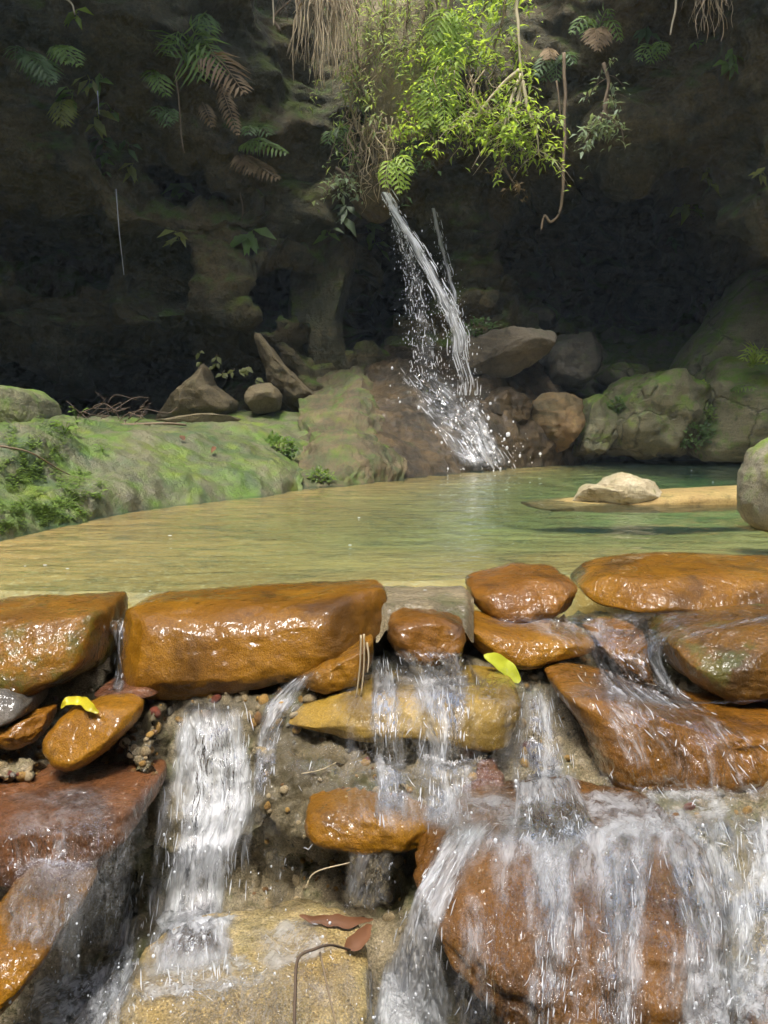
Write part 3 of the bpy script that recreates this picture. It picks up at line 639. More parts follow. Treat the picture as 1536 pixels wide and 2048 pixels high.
S([(1106, 1362), (1150, 1345), (1250, 1372), (1330, 1410), (1440, 1432), (1540, 1440), (1720, 1440), (1720, 1570), (1540, 1575), (1380, 1584), (1200, 1588), (1168, 1530), (1146, 1450)], 1.06, .1, 'brown', 'wide slanting brown stone with water streaking down it', seed=41, tilt=.3, sub=6)
S([(612, 1612), (650, 1590), (740, 1570), (800, 1585), (852, 1610), (864, 1650), (842, 1692), (760, 1707), (660, 1697), (617, 1672)], .94, .07, 'orange', 'orange stone sticking out low in the middle of the face', seed=42, q=3.4, tilt=.2)
S([(916, 1592), (948, 1550), (1002, 1538), (1014, 1600), (992, 1652), (938, 1638)], .97, .05, 'darkred', 'dark red knobbly stone among the falling water', seed=43, noise=.1)
S([(-140, 1592), (0, 1580), (100, 1570), (230, 1558), (308, 1560), (304, 1640), (262, 1692), (238, 1752), (100, 1764), (-140, 1770)], .98, .1, 'red', 'flat topped reddish block jutting out on the left', seed=44, q=4.2, tilt=.25)
S([(250, 1370), (300, 1362), (330, 1385), (280, 1400), (200, 1396), (190, 1385)], 1.09, .05, 'darkred', 'small red stone under the gap in the top course', seed=45, sub=4, noise=.08)
S([(1440, 1600), (1500, 1580), (1580, 1600), (1580, 1690), (1500, 1700), (1450, 1660)], 1.0, .06, 'darkred', 'reddish stone below the wide brown stone at the right edge', seed=46, sub=4, noise=.08)

def RL(name, outline, Y, T, *a, **k):
    return rock(name, outline, Y * lean(np.mean([b for _, b in outline])), T, *a, **k)
RL('loose_stone', [(84, 1467), (120, 1425), (180, 1400), (250, 1397), (285, 1410), (282, 1446), (240, 1492), (190, 1532), (150, 1544), (108, 1527), (87, 1497)], 1.0, .055, 'orange_calm', 'egg shaped orange stone with a yellow leaf lying on it', 'stone', key='fg', seed=51, q=2.5, noise=.03, facets=2, tilt=.35)
RL('loose_stone', [(-110, 1372), (0, 1358), (50, 1375), (78, 1402), (72, 1432), (30, 1452), (-110, 1470)], 1.03, .07, 'greystone', 'dark grey stone at the left edge under the top course', 'stone', key='fg', seed=52, tilt=.2)
RL('loose_stone', [(-30, 1475), (40, 1437), (98, 1422), (94, 1460), (62, 1502), (0, 1498)], 1.02, .045, 'brown', 'small brown wedge stone left of the egg shaped stone', 'stone', key='fg', seed=53, noise=.07, facets=9, q=4)
MAT['deepbrown'] = m_wet('wet_deep_brown_stone', (.10, .040, .005), (.155, .065, .008), (.042, .017, .004), ripple=1.8)
RL('big_boulder', [(826, 1802), (880, 1722), (960, 1662), (1080, 1630), (1250, 1622), (1400, 1640), (1466, 1692), (1444, 1800), (1424, 1940), (1390, 2100), (1250, 2230), (1040, 2230), (940, 2090), (880, 1930)], .86, .15, 'deepbrown', 'biggest brown boulder at the bottom right with water pouring over it', 'boulder', key='fg', seed=54, sub=6, tilt=.4, noise=.06, q=2.7, facets=2, rdg=.2)
RL('loose_stone', [(-110, 1795), (0, 1782), (100, 1785), (158, 1794), (152, 1840), (92, 1932), (30, 2004), (-110, 2080)], .84, .1, 'orange', 'orange stone with a sharp edge in the bottom left corner', 'stone', key='fg', seed=55, q=3.8, tilt=.3, noise=.05)
RL('gravel_rock', [(186, 2060), (250, 2020), (400, 2010), (520, 1975), (640, 1960), (724, 2000), (748, 2080), (750, 2260), (186, 2260)], .80, .12, 'lump', 'pebbly yellow brown rock at the bottom that the white chute lands on', 'rock', key='fg', seed=56, q=3.0, tilt=.7, noise=.06, sub=6)
RL('loose_stone', [(1440, 1990), (1500, 1960), (1600, 1970), (1600, 2100), (1440, 2100)], .84, .08, 'brown', 'brown stone in the bottom right corner', 'stone', key='fg', seed=57, noise=.06)

# pebbles bedded in the mortar
PEB = []
for i in range(5):
    v, f = ico(2); rr = np.random.default_rng(i); k = rr.uniform(.7, 1.1, 3)
    v = v * k * (1 + .16 * perlin(v * 1.4 + i * 9))[:, None]; PEB.append((v, f))
pebm = [m_wet('pebble_' + n, a, b, d, ripple=.6, sp=.3) for n, a, b, d in [
    ('ochre', (.38, .22, .05), (.5, .32, .1), (.2, .1, .03)), ('tan', (.36, .27, .14), (.5, .4, .24), (.2, .14, .07)),
    ('red', (.17, .04, .022), (.23, .07, .035), (.08, .02, .014)), ('brown', (.18, .09, .03), (.26, .14, .05), (.08, .04, .015)), ('grey', (.2, .18, .14), (.3, .27, .21), (.1, .09, .07))]]
PM = {}
for i, (v, f) in enumerate(PEB):
    for j, m in enumerate(pebm): PM[i, j] = mesh('pebble', v, f); PM[i, j].materials.append(m)
tm = bvh('mortar'); tf = bvh('fg'); WL = np.array(weir.location[:])
def pebble(px, py, size, mt=None):
    h, n = cast(tf, px, py); h2, n2 = cast(tm, px, py)
    if h is None or h2 is None or (h - h2).length > .01: return
    s = size * h.y / F / 2
    o = link('pebble', PM[random.randrange(5), mt if mt is not None else random.choices(range(5), (4, 4, .5, 2, 2))[0]], None, weir, Vector(h) - Vector(WL) + n * s * .05 * (1 if n.y < 0 else -1))
    o.rotation_euler = (rnd(0, 6), rnd(0, 6), rnd(0, 6)); o.scale = (s, s * rnd(.7, 1), s * rnd(.6, .9))
for px, py, s, m_ in [(563, 1412, 26, 0), (620, 1398, 30, 1), (588, 1430, 22, 1), (522, 1502, 30, 1), (560, 1445, 22, 0), (540, 1520, 20, 0), (733, 1525, 22, 2), (640, 1420, 24, 1), (600, 1400, 18, 0), (725, 1340, 14, 1), (1066, 1355, 30, 1),
    (318, 1450, 18, 1), (300, 1470, 20, 0), (292, 1480, 16, 1), (820, 1580, 18, 0), (806, 1570, 14, 1), (1290, 1590, 26, 1), (1400, 1605, 22, 1), (1430, 1580, 18, 1), (120, 1550, 28, 2), (78, 1545, 40, 2), (880, 1700, 26, 2), (575, 1620, 18, 0), (640, 1560, 14, 1)]:
    pebble(px, py, s, m_)
for i in range(400):
    z = random.choice([(0, 1380, 330, 1600), (60, 1490, 330, 1580), (500, 1690, 820, 1860), (300, 1380, 560, 1460), (510, 1400, 700, 1700), (700, 1490, 1020, 1700), (210, 1440, 330, 1570), (1040, 1340, 1140, 1600), (520, 1690, 800, 1820), (1180, 1570, 1520, 1640), (0, 1490, 90, 1590)])
    pebble(rnd(z[0], z[2]), rnd(z[1], z[3]), random.choice([9, 10, 12, 14, 18, 24, 30]))


# ================================================================== RUNNING WATER
def fattr(me, name, vals):
    a = me.attributes.new(name, 'FLOAT', 'POINT'); a.data.foreach_set('value', np.asarray(vals, np.float32).ravel())
MAT['strand'] = m_strand('white_water', .5)
MAT['drop'] = m_strand('water_drop', .8)
def ribbon_strands(pos, n, ln, r, out=(.002, .012), vlo=0., vhi=1., side=.004):
    nv, nu = pos.shape[:2]; mb = MB()
    for _ in range(n):
        u = rnd(.03, .97); v0 = rnd(vlo, vhi); L = rnd(*ln); k = 6; pts = []; o = rnd(*out); du = rnd(-.04, .04); sx = rnd(-side, side)
        for j in range(k):
            v = min(1, v0 + L * j / (k - 1)); uu = min(1, max(0, u + du * j / k)); a = v * (nv - 1); b = uu * (nu - 1)
            i0, j0 = min(nv - 2, int(a)), min(nu - 2, int(b)); fa, fb = a - i0, b - j0
            q = pos[i0, j0] * (1 - fa) * (1 - fb) + pos[i0 + 1, j0] * fa * (1 - fb) + pos[i0, j0 + 1] * (1 - fa) * fb + pos[i0 + 1, j0 + 1] * fa * fb
            pts.append(q + np.array([sx, -o, 0]))
        pts = np.array(pts)
        if np.linalg.norm(pts[-1] - pts[0]) < 1e-4: continue
        rr = rnd(*r); v_, f_ = tube(pts, rr, rr, 4)
        w = np.array([.15, .8, 1, 1, .7, .1]); c = np.repeat(pts, 4, 0); mb.add(c + (v_ - c) * np.repeat(w, 4)[:, None], f_)
    return mb
def droplets(pts, rs, stretch=1.6):
    v, f = ico(1); mb = MB()
    for p, r in zip(pts, rs): mb.add(v * np.array([r, r, r * rnd(1, stretch)]) + p, f.tolist())
    return mb
def cascade(L, Rr, foam, mat, label, strands=120, nu=64, nv=100, off=.012, key=('fg',), name='cascade', sl=(.02, .09), sr=(.0003, .0010), fedge=.30, drop=0, wav=.011, fprof=None, ymin=None):
    tree = bvh(*key)
    Lp, Rp = smoothpath(np.array(L, float), 12), smoothpath(np.array(Rr, float), 12)
    def resamp(p, n):
        d = np.concatenate([[0], np.cumsum(np.hypot(*np.diff(p, axis=0).T))]); t = np.linspace(0, d[-1], n)
        return np.stack([np.interp(t, d, p[:, 0]), np.interp(t, d, p[:, 1])], 1)
    Lp, Rp = resamp(Lp, nv), resamp(Rp, nv); u = np.linspace(0, 1, nu)
    px = Lp[:, :1] * (1 - u) + Rp[:, :1] * u; py = Lp[:, 1:] * (1 - u) + Rp[:, 1:] * u
    Y = np.full((nv, nu), np.nan)
    for i in range(nv):
        for j in range(nu):
            h, n = cast(tree, px[i, j], py[i, j])
            if h is not None: Y[i, j] = h.y
    Y = np.where(np.isnan(Y), np.nanmedian(Y), Y); Yh = Y.copy()
    for i in range(1, nv): Y[i] = np.minimum(Y[i], Y[i - 1] + .0005)
    for _ in range(5):
        Z = Y.copy(); Z[1:-1] = (Y[:-2] + 2 * Y[1:-1] + Y[2:]) / 4; Z[:, 1:-1] = (Z[:, :-2] + 2 * Z[:, 1:-1] + Z[:, 2:]) / 4; Y = np.minimum(Z, Y + .02)
    Y = np.minimum(Y, Yh); Z = Y.copy(); Z[1:-1] = (Y[:-2] + 2 * Y[1:-1] + Y[2:]) / 4; Y = np.minimum(Z, Y + .004)
    sc = float(np.median(Y))
    pos = P(px, py, Y - off * sc)
    wu = np.concatenate([np.zeros((nv, 1)), np.cumsum(np.linalg.norm(np.diff(pos, axis=1), axis=2), 1)], 1); wu = wu.mean(0)[None].repeat(nv, 0)
    wv = np.concatenate([np.zeros((1, nu)), np.cumsum(np.linalg.norm(np.diff(pos, axis=0), axis=2), 0)], 0); wv = wv.mean(1)[:, None].repeat(nu, 1)
    s0 = rnd(0, 50)
    pos[..., 1] -= wav * fbm(np.stack([wu * 34 / sc + s0 + .8 * fbm(np.stack([wu * 9 / sc, wv * 9 / sc, wu * 0 + 4], -1), 2), wv * 9 / sc, wu * 0], -1), 4, .6) * sc
    base = pos.reshape(-1, 3).mean(0)
    me = mesh(name, pos.reshape(-1, 3) - base, grid_faces(nu, nv), uv=np.stack([wu + s0, wv], -1).reshape(-1, 2) / sc)
    ew = sst(np.minimum(u, 1 - u) + .26 * fbm(np.stack([wu * 16 / sc, wv * 7 / sc, wu * 0 + s0], -1), 3) - .02, 0, fedge) * sst(np.minimum(u, 1 - u), 0, .06)
    vv = np.linspace(0, 1, nv)[:, None]
    ev_ = sst(vv, 0, .12) * sst(1 - vv, 0, .10)
    fp = np.interp(vv, np.linspace(0, 1, len(fprof)), fprof) if fprof is not None else 1.0
    fattr(me, 'foam', np.clip(ew * ev_ * fp * foam, 0, 1)); fattr(me, 'edge', ew * ev_)
    o = link(name, me, MAT[mat], None, V3(base)); tag(o, label, kind='structure')
    if strands:
        s = ribbon_strands(pos, max(4, int(strands * .32)), sl, (sr[0] * sc, sr[1] * sc), out=(.001, .018)).obj('white_streaks', MAT['strand'], o, base); tag(s, kind='stuff')
    if drop:
        pp = []; rs = []
        for _ in range(drop // 2):
            i = min(nv - 1, int(nv * rnd(0, 1) ** .5)); j = random.randrange(nu)
            pp.append(pos[i, j] + np.array([rnd(-.03, .03), rnd(-.04, 0), rnd(-.02, .03)]) * sc); rs.append((.0005 + .0018 * rnd(0, 1) ** 3) * sc)
        d = droplets(pp, rs).obj('drops', MAT['drop'], o, base); tag(d, kind='stuff')
    return o
MAT['w_full'] = m_flow('white_cascade', foam=1.0, su=38, sv=6.5, white=.94, soft=.3)
MAT['w_mid'] = m_flow('broken_cascade', foam=.5, su=42, sv=7, white=.9)
MAT['w_thin'] = m_flow('thin_cascade', foam=.22, su=40, sv=8, white=.85, film=.6)
MAT['w_fall'] = m_flow('jet_water', foam=1.0, su=40, sv=5, white=.95, soft=.22)
MAT['fstrand'] = m_strand('white_jet', .95)
MAT['w_sheet'] = m_flow('torn_sheet', foam=.34, su=30, sv=5, white=.85, soft=.26, film=.45)
MAT['w_film'] = m_flow('clear_film', foam=.20, su=32, sv=6, white=.8, soft=.25, film=.35)
MAT['w_slide'] = m_flow('slide_water', foam=.8, su=20, sv=5, white=.85, soft=.42)
MAT['w_froth'] = m_flow('froth', foam=.66, su=60, sv=34, white=.88, film=.45)
cascade([(345, 1392), (330, 1480), (316, 1600), (298, 1750), (278, 1965)], [(508, 1395), (522, 1480), (522, 1570), (502, 1720), (505, 1940)], 1.0, 'w_full', 'main white chute of water pouring down the weir left of centre', 420, drop=120, nu=80, nv=130)
cascade([(352, 1400), (345, 1500), (335, 1650), (320, 1800), (300, 1950)], [(490, 1400), (500, 1500), (500, 1600), (470, 1750), (470, 1930)], .8, 'w_mid', 'inner sheet of the white chute', 260, off=.026, nu=44, nv=80)
cascade([(222, 1236), (224, 1310), (218, 1390)], [(250, 1236), (252, 1310), (256, 1390)], .7, 'w_mid', 'narrow trickle between the left top stone and the long block', 30, nu=14, nv=40)
cascade([(590, 1350), (535, 1400), (506, 1480), (500, 1590)], [(652, 1335), (600, 1400), (562, 1480), (545, 1590)], .7, 'w_mid', 'side trickle below the small slanting stone', 80)
cascade([(742, 1290), (742, 1360), (738, 1480), (745, 1640)], [(795, 1290), (806, 1360), (812, 1480), (820, 1640)], .7, 'w_mid', 'stream over the left half of the yellow slab', 130)
cascade([(800, 1325), (822, 1370), (828, 1480), (830, 1660)], [(945, 1325), (950, 1370), (950, 1480), (945, 1670)], .85, 'w_mid', 'wide stream over the right half of the yellow slab', 260, drop=50)
cascade([(1034, 1370), (1026, 1480), (1008, 1600), (960, 1700)], [(1110, 1350), (1145, 1480), (1172, 1590), (1220, 1700)], .9, 'w_mid', 'stream between the yellow slab and the wide brown stone', 260, drop=40)
cascade([(1100, 1320), (1140, 1400), (1170, 1500), (1190, 1610)], [(1420, 1400), (1500, 1450), (1560, 1510), (1600, 1610)], .9, 'w_thin', 'thin sheet streaking over the wide brown stone', 170)
cascade([(930, 1235), (1000, 1262), (1080, 1290), (1120, 1330)], [(1600, 1205), (1600, 1230), (1400, 1280), (1330, 1330)], .6, 'w_thin', 'thin water running between the two upper right rows of stones', 0)
cascade([(1130, 1290), (1160, 1340), (1200, 1390)], [(1330, 1310), (1370, 1380), (1440, 1430)], .9, 'w_mid', 'broken water below the small rusty stone', 110)
cascade([(1290, 1262), (1296, 1320), (1320, 1390)], [(1338, 1262), (1332, 1320), (1370, 1400)], .9, 'w_mid', 'trickle beside the thick right block', 50, nu=20, nv=40)
cascade([(770, 1300), (775, 1340), (780, 1375)], [(960, 1300), (975, 1340), (990, 1375)], .7, 'w_mid', 'water sliding off the small square stone', 60, nv=40)
cascade([(1120, 1400), (1400, 1408), (1420, 1412)], [(1120, 1360), (1380, 1400), (1560, 1400)], .1, 'w_thin', 'wet film behind the wide brown stone', 0, nv=30, nu=12)
cascade([(900, 1640), (840, 1740), (775, 1880), (730, 2075)], [(1010, 1630), (945, 1720), (890, 1860), (905, 2075)], 1.0, 'w_full', 'white stream round the left shoulder of the biggest boulder', 380, drop=90)
cascade([(1040, 1600), (1060, 1700), (1060, 1850), (1050, 2075)], [(1180, 1600), (1165, 1700), (1165, 1850), (1130, 2075)], .85, 'w_mid', 'white stream down the middle of the biggest boulder', 200, drop=40)
cascade([(1200, 1600), (1190, 1720), (1195, 1850), (1190, 2075)], [(1330, 1600), (1310, 1720), (1290, 1850), (1270, 2075)], .7, 'w_mid', 'broken stream right of the middle of the biggest boulder', 150, drop=40)
cascade([(1290, 1600), (1310, 1700), (1350, 1860), (1360, 2075)], [(1480, 1610), (1480, 1700), (1500, 1860), (1500, 2075)], 1.0, 'w_mid', 'white stream over the right shoulder of the biggest boulder', 300, drop=80)
cascade([(1430, 1610), (1450, 1720), (1440, 1860), (1400, 2075)], [(1620, 1610), (1620, 1720), (1620, 1860), (1620, 2075)], 1.0, 'w_mid', 'white water filling the right edge of the picture', 300, drop=80)
cascade([(860, 1590), (880, 1640), (880, 1690)], [(1500, 1570), (1520, 1620), (1530, 1670)], .85, 'w_froth', 'froth along the top of the biggest boulder', 120, nv=30, nu=90, drop=60)
cascade([(-30, 1585), (-30, 1630), (-30, 1680)], [(306, 1562), (306, 1610), (300, 1670)], .22, 'w_froth', 'rippled film over the flat reddish block', 0, nv=30, nu=60)
cascade([(-20, 1668), (-20, 1730), (-20, 1800)], [(180, 1668), (180, 1730), (175, 1800)], .9, 'w_thin', 'drips falling off the flat reddish block', 40, nv=40)
cascade([(225, 1740), (215, 1860), (190, 1940), (100, 2075)], [(300, 1730), (290, 1860), (280, 1940), (215, 2075)], .9, 'w_mid', 'ragged water falling left of the white chute', 160, drop=60)
cascade([(130, 1780), (120, 1860), (110, 1960)], [(170, 1780), (170, 1860), (165, 1960)], .8, 'w_thin', 'drops off the corner stone at the bottom left', 40, drop=30, nu=14, nv=40)
cascade([(690, 1700), (690, 1750), (675, 1830)], [(800, 1700), (795, 1750), (785, 1810)], .9, 'w_mid', 'short spout under the low orange stone', 70, nv=40, nu=24)
cascade([(505, 1690), (520, 1750), (540, 1830)], [(575, 1690), (575, 1750), (575, 1810)], .7, 'w_thin', 'drips right of the white chute', 20, nu=14, nv=40, drop=20)
cascade([(200, 1925), (195, 1975), (215, 2010)], [(520, 1900), (545, 1935), (560, 1960)], .8, 'w_froth', 'white froth where the chute lands on the pebbly rock', 160, drop=120, nv=36, nu=70)
cascade([(470, 1870), (480, 1920), (500, 1960)], [(640, 1815), (680, 1850), (700, 1900)], .55, 'w_froth', 'froth spreading right of the landing', 100, drop=60, nv=30, nu=50)
cascade([(200, 1985), (200, 2030), (200, 2075)], [(735, 1905), (750, 1990), (755, 2075)], .4, 'w_thin', 'thin sheet over the pebbly rock', 30, nv=40, nu=70)

cascade([(600, 1330), (560, 1420), (540, 1520), (560, 1680)], [(1180, 1310), (1160, 1420), (1160, 1540), (1180, 1660)], .45, 'w_film', 'thin broken film over the middle of the weir face', 30, off=.02, nu=110, nv=90)
cascade([(880, 1640), (850, 1740), (840, 1880), (820, 2075)], [(1520, 1630), (1540, 1740), (1560, 1880), (1560, 2075)], .75, 'w_sheet', 'thin torn sheet of water covering the biggest boulder', 90, off=.022, nu=120, nv=110, drop=120)
cascade([(-20, 1640), (-20, 1760), (-20, 1900)], [(300, 1640), (290, 1760), (260, 1900)], .7, 'w_thin', 'thin drips over the left foot of the weir', 30, off=.02, nu=60, nv=70, drop=40)
cascade([(60, 1960), (50, 2020), (40, 2075)], [(260, 1900), (270, 1990), (280, 2075)], 1.0, 'w_froth', 'churning white water in the bottom left', 60, off=.03, nu=60, nv=50, drop=140)
cascade([(720, 1930), (720, 2000), (720, 2075)], [(900, 1960), (910, 2010), (920, 2075)], 1.0, 'w_froth', 'churning white water left of the biggest boulder', 60, off=.03, nu=60, nv=50, drop=140)
cascade([(1340, 1960), (1340, 2010), (1340, 2075)], [(1600, 1880), (1600, 1980), (1600, 2075)], 1.0, 'w_froth', 'churning white water in the bottom right', 60, off=.03, nu=70, nv=50, drop=140)

# waterfall at the back
def free_fall(paths, label, n, ln, r, ndrop, foam, mat='w_mid', name='waterfall'):
    posl = []
    for pts, w0, w1 in paths:
        c = smoothpath(np.array(pts, float), 14); nv = len(c); tt = np.linspace(0, 1, nv); c[:, 0] += 9 * tt * perlin(np.stack([tt * 11, tt * 0 + pts[0][0], tt * 0], 1)); nu = 24; u = np.linspace(-1, 1, nu)
        wd_ = np.linspace(w0, w1, nv)[:, None]
        posl.append(P(c[:, :1] + u * wd_, c[:, 1:2] + u * 0, c[:, 2:] + .06 * u ** 2))
    base = posl[0][-1, 12]
    root = None
    for pos in posl:
        nv, nu = pos.shape[:2]
        wv = np.linspace(0, 2.4, nv)[:, None].repeat(nu, 1); wu = np.linspace(0, .35, nu)[None].repeat(nv, 0)
        me = mesh(name, pos.reshape(-1, 3) - base, grid_faces(nu, nv), uv=np.stack([wu, wv], -1).reshape(-1, 2) / 2.2)
        uu_ = np.linspace(0, 1, nu)[None].repeat(nv, 0); t_ = np.linspace(0, 1, nv)[:, None].repeat(nu, 1)
        e = sst(np.minimum(uu_, 1 - uu_) + .34 * t_ * fbm(np.stack([uu_ * 3, t_ * 14, uu_ * 0 + pos[0, 0, 0] * 9], -1), 3), 0, .45) * sst(np.minimum(uu_, 1 - uu_), 0, .1)
        vv = np.linspace(1, .5, nv)[:, None] * sst(1 - t_, 0, .2)
        fattr(me, 'foam', e * vv * foam); fattr(me, 'edge', e * .6)
        if root is None: root = link(name, me, MAT[mat], None, V3(base)); tag(root, label, kind='structure')
        else: link('veil', me, MAT[mat], root, (0, 0, 0))
        s = ribbon_strands(pos, n, ln, r, out=(-.05, .08), side=.03).obj('white_streaks', MAT['fstrand'], root, base); tag(s, kind='stuff')
        pp, rs = [], []
        for _ in range(ndrop):
            i = min(nv - 1, int(nv * rnd(0, 1) ** .7)); p_ = pos[i, random.randrange(nu)]; k = .01 + .05 * i / nv
            pp.append(p_ + RNG.normal(size=3) * k); rs.append(.0012 + .0045 * rnd(0, 1) ** 2.5)
        d = droplets(pp, rs, 2.6).obj('drops', MAT['drop'], root, base); tag(d, kind='stuff')
free_fall([([(768, 384, 6.05), (798, 438, 6.0), (848, 520, 5.98), (888, 600, 5.95), (916, 672, 5.95), (934, 790, 6.0)], 8, 22)],
          'main jet of the waterfall springing from the rock lip', 240, (.02, .10), (.0015, .0045), 500, 1.0, 'w_fall')
free_fall([([(776, 400, 6.08), (802, 480, 6.05), (828, 560, 6.05), (842, 650, 6.05), (856, 750, 6.05)], 5, 34)],
          'broken veil of drops falling left of the main jet', 120, (.015, .05), (.0012, .0035), 800, .75, 'w_mid')
free_fall([([(866, 416, 6.6), (880, 480, 6.5), (902, 560, 6.3), (914, 640, 6.2), (926, 720, 6.1)], 6, 7)],
          'thin second stream falling right of the main jet', 80, (.02, .08), (.0012, .0035), 260, .9, 'w_fall')
cascade([(772, 735), (826, 810), (884, 880), (926, 938)], [(885, 730), (955, 800), (1005, 870), (1050, 938)], 1.0, 'w_slide', 'white water sliding down the ledge into the pool', 160, key=('ledge',), name='water_slide', off=.012, sr=(.0004, .0009), sl=(.04, .12), drop=360, fedge=.4, fprof=(.35, .6, .9, 1))
cascade([(915, 800), (930, 870), (960, 935)], [(955, 790), (985, 860), (1030, 935)], .8, 'w_mid', 'second white slide beside the main one', 70, key=('ledge',), name='water_slide', off=.02, sr=(.0006, .0014))

# ================================================================== PLANTS
tc = bvh('cliff')
def onwall(px, py, off=.08):
    h, n = cast(tc, px, py); return P(px, py, (h.y if h is not None else 6.5) - off)
def frond(base, tip, mat, parent, width=.22, lift=.10, npin=20, origin=None):
    npin = int(min(24, max(7, np.linalg.norm(np.asarray(tip) - np.asarray(base)) / .042)))
    base, tip = np.asarray(base), np.asarray(tip); mid = (base + tip) / 2 + np.array([0, -.04, lift])
    path = smoothpath([base, mid, tip], 10); mb = MB(); L = np.linalg.norm(tip - base)
    mb.tube(path, .006, .002, 4)
    d = np.concatenate([[0], np.cumsum(np.linalg.norm(np.diff(path, axis=0), axis=1))]); d /= d[-1]
    for i in range(npin):
        t = .12 + .88 * i / npin; q = np.array([np.interp(t, d, path[:, k]) for k in range(3)])
        q2 = np.array([np.interp(min(1, t + .03), d, path[:, k]) for k in range(3)]); tan = q2 - q; tan /= np.linalg.norm(tan) + 1e-9
        sd = np.cross(tan, np.array([0, -.75, .66])); sd /= np.linalg.norm(sd) + 1e-9; up = np.cross(sd, tan)
        ln = width * (math.sin(math.pi * min(1, .12 + .9 * t)) ** .7) * rnd(.85, 1.1)
        for sg in (-1, 1):
            dr = sd * sg + tan * .55 + np.array([0, -.12, -.28]) + rdir() * .08
            mb.leaf(q, dr, up, ln, max(.012, L / npin * .55), .12, .25)
    return mb.obj('frond', mat, parent, base)
def fern(px, py, tips, label, mat='lf_mid', off=.1, Y=None, width=.2, name='fern', lift=.08, dead=(), group=None, npin=18):
    b = P(px, py, Y) if Y else onwall(px, py, off)
    root = empty(name, b, label, 'fern', group)
    for i, (tx, ty) in enumerate(tips):
        t = P(tx, ty, b[1] - rnd(.08, .3)); frond(b, t, MAT['lf_dead'] if i in dead else MAT[mat], root, width, lift, npin)
    return root
def wall_plant(px, py, n, size, label, mat='lf_dark', ratio=.38, name='wall_plant', spread=1.0, hang=.75, Y=None, stem=None, stemmat='twig', cat='plant'):
    """small rosette of drooping leaves rooted in a crack; stem: photo polyline it hangs from"""
    b = P(px, py, Y) if Y else onwall(px, py, .05)
    root = empty(name, b, label, cat); s = size * 1.3 * b[1] / F
    mb = MB()
    if stem is not None: mb.tube(smoothpath([P(x, y, b[1]) for x, y in stem], 6), .006, .004, 5)
    else: mb.tube([b + np.array([0, .06, .02]), b], .006, .004, 5)
    mb.obj('stem', MAT[stemmat], root, b)
    for i in range(n):
        a = rnd(-1, 1) * 1.3 * spread; st = b + np.array([rnd(-.2, .2), rnd(-.1, 0), rnd(-.3, .3)]) * s
        d = np.array([math.sin(a), -.35 + rnd(-.2, .2), -math.cos(a) * hang + rnd(-.1, .25)])
        m = MB(); L = s * rnd(.55, 1.0); m.tube([b, st], .003, .002, 3); m.leaf(st, d, np.array([0, -.8, .6]), L, L * ratio * rnd(.8, 1.15), .12, .22)
        m.obj('leaf', MAT[mat], root, b)
    return root
def shrub(paths, label, mat, nleaf, lsize, name='hanging_shrub', barkmat='bark', r=(.016, .004), spread=.16, twigs=14, droop=.6, ratio=.36, lo=.25, cat='shrub', zlo=0):
    """paths: list of photo polylines (px,py,Y) of its branches"""
    P3 = [smoothpath([P(*q) for q in p], 8) for p in paths]; base = P3[0][0]
    root = empty(name, base, label, cat); mb = MB(); lf = MB(); anchors = []
    for p in P3:
        p = p + .012 * np.stack([perlin(p * 6 + k * 7) for k in range(3)], 1); mb.tube(p, r[0], r[1], 5)
        for _ in range(twigs):
            i = int(len(p) * rnd(lo, 1)) - 1; a = p[max(0, i)]; d = rdir(); d[1] = d[1] * .8 - .15; d[2] = d[2] * .6 - droop * rnd(.2, 1)
            L = spread * rnd(.5, 1.5); b = a + d * L * .6; c = b + (d + np.array([0, 0, -droop])) * L * .5
            tw = smoothpath([a, b, c], 4); mb.tube(tw, r[1] * .7, r[1] * .3, 3); anchors.append(tw)
    for _ in range(nleaf):
        tw = random.choice(anchors); q = tw[random.randrange(len(tw) // 3, len(tw))] + RNG.normal(size=3) * spread * .10
        d = rdir(); d[2] = d[2] * .6 - .25; L = lsize * (.45 + 1.1 * rnd(0, 1) ** 1.5)
        lf.leaf(q, d, np.array([rnd(-.4, .4), -.45, .8]), L, L * ratio, .15, .2)
    mb.obj('branches', MAT[barkmat], root, base)
    o = lf.obj('foliage', MAT[mat], root, base); tag(o, kind='stuff')
    return root
def roots(px0, px1, py0, py1, n, Y, label, mat='straw', name='hanging_roots', r=(.008, .003), wander=.06, cat='roots', curl=0.0):
    base = P((px0 + px1) / 2, py0, Y); root = empty(name, base, label, cat); mb = MB()
    for i in range(n):
        x = rnd(px0, px1); y0 = py0 + rnd(-25, 25); L = (py1 - py0) * rnd(.35, 1.0) * (1 - .35 * abs((x - (px0 + px1) / 2) / (px1 - px0 + 1)))
        a = P(x, y0, Y + rnd(-.12, .12)); k = 7; pts = []
        s0 = rnd(0, 99); bx_ = rnd(-.1, .1)
        for j in range(k):
            t = j / (k - 1); q = P(x, y0 + L * t, a[1]) + np.array([bx_ * t + wander * perlin(np.array([s0, t * (2 + 4 * curl), 0.])), wander * perlin(np.array([0., t * 2, s0])), curl * .1 * perlin(np.array([t * 3, s0, 2.]))])
            pts.append(q)
        mb.tube(smoothpath(pts, 3), rnd(r[1], r[0]), r[1] * .5, 4)
    o = mb.obj('strands', MAT[mat], root, base); tag(o, kind='stuff'); return root
def vine(pts, label, r=.012, mat='bark', name='hanging_vine', cat='vine'):
    p = smoothpath([P(*q) for q in pts], 8); b = p[0]; p = p + .01 * np.stack([perlin(p * 5 + k * 7) for k in range(3)], 1)
    mb = MB(); mb.tube(p, r, r * .6, 6); o = mb.obj(name, MAT[mat], None, b); return tag(o, label, cat)

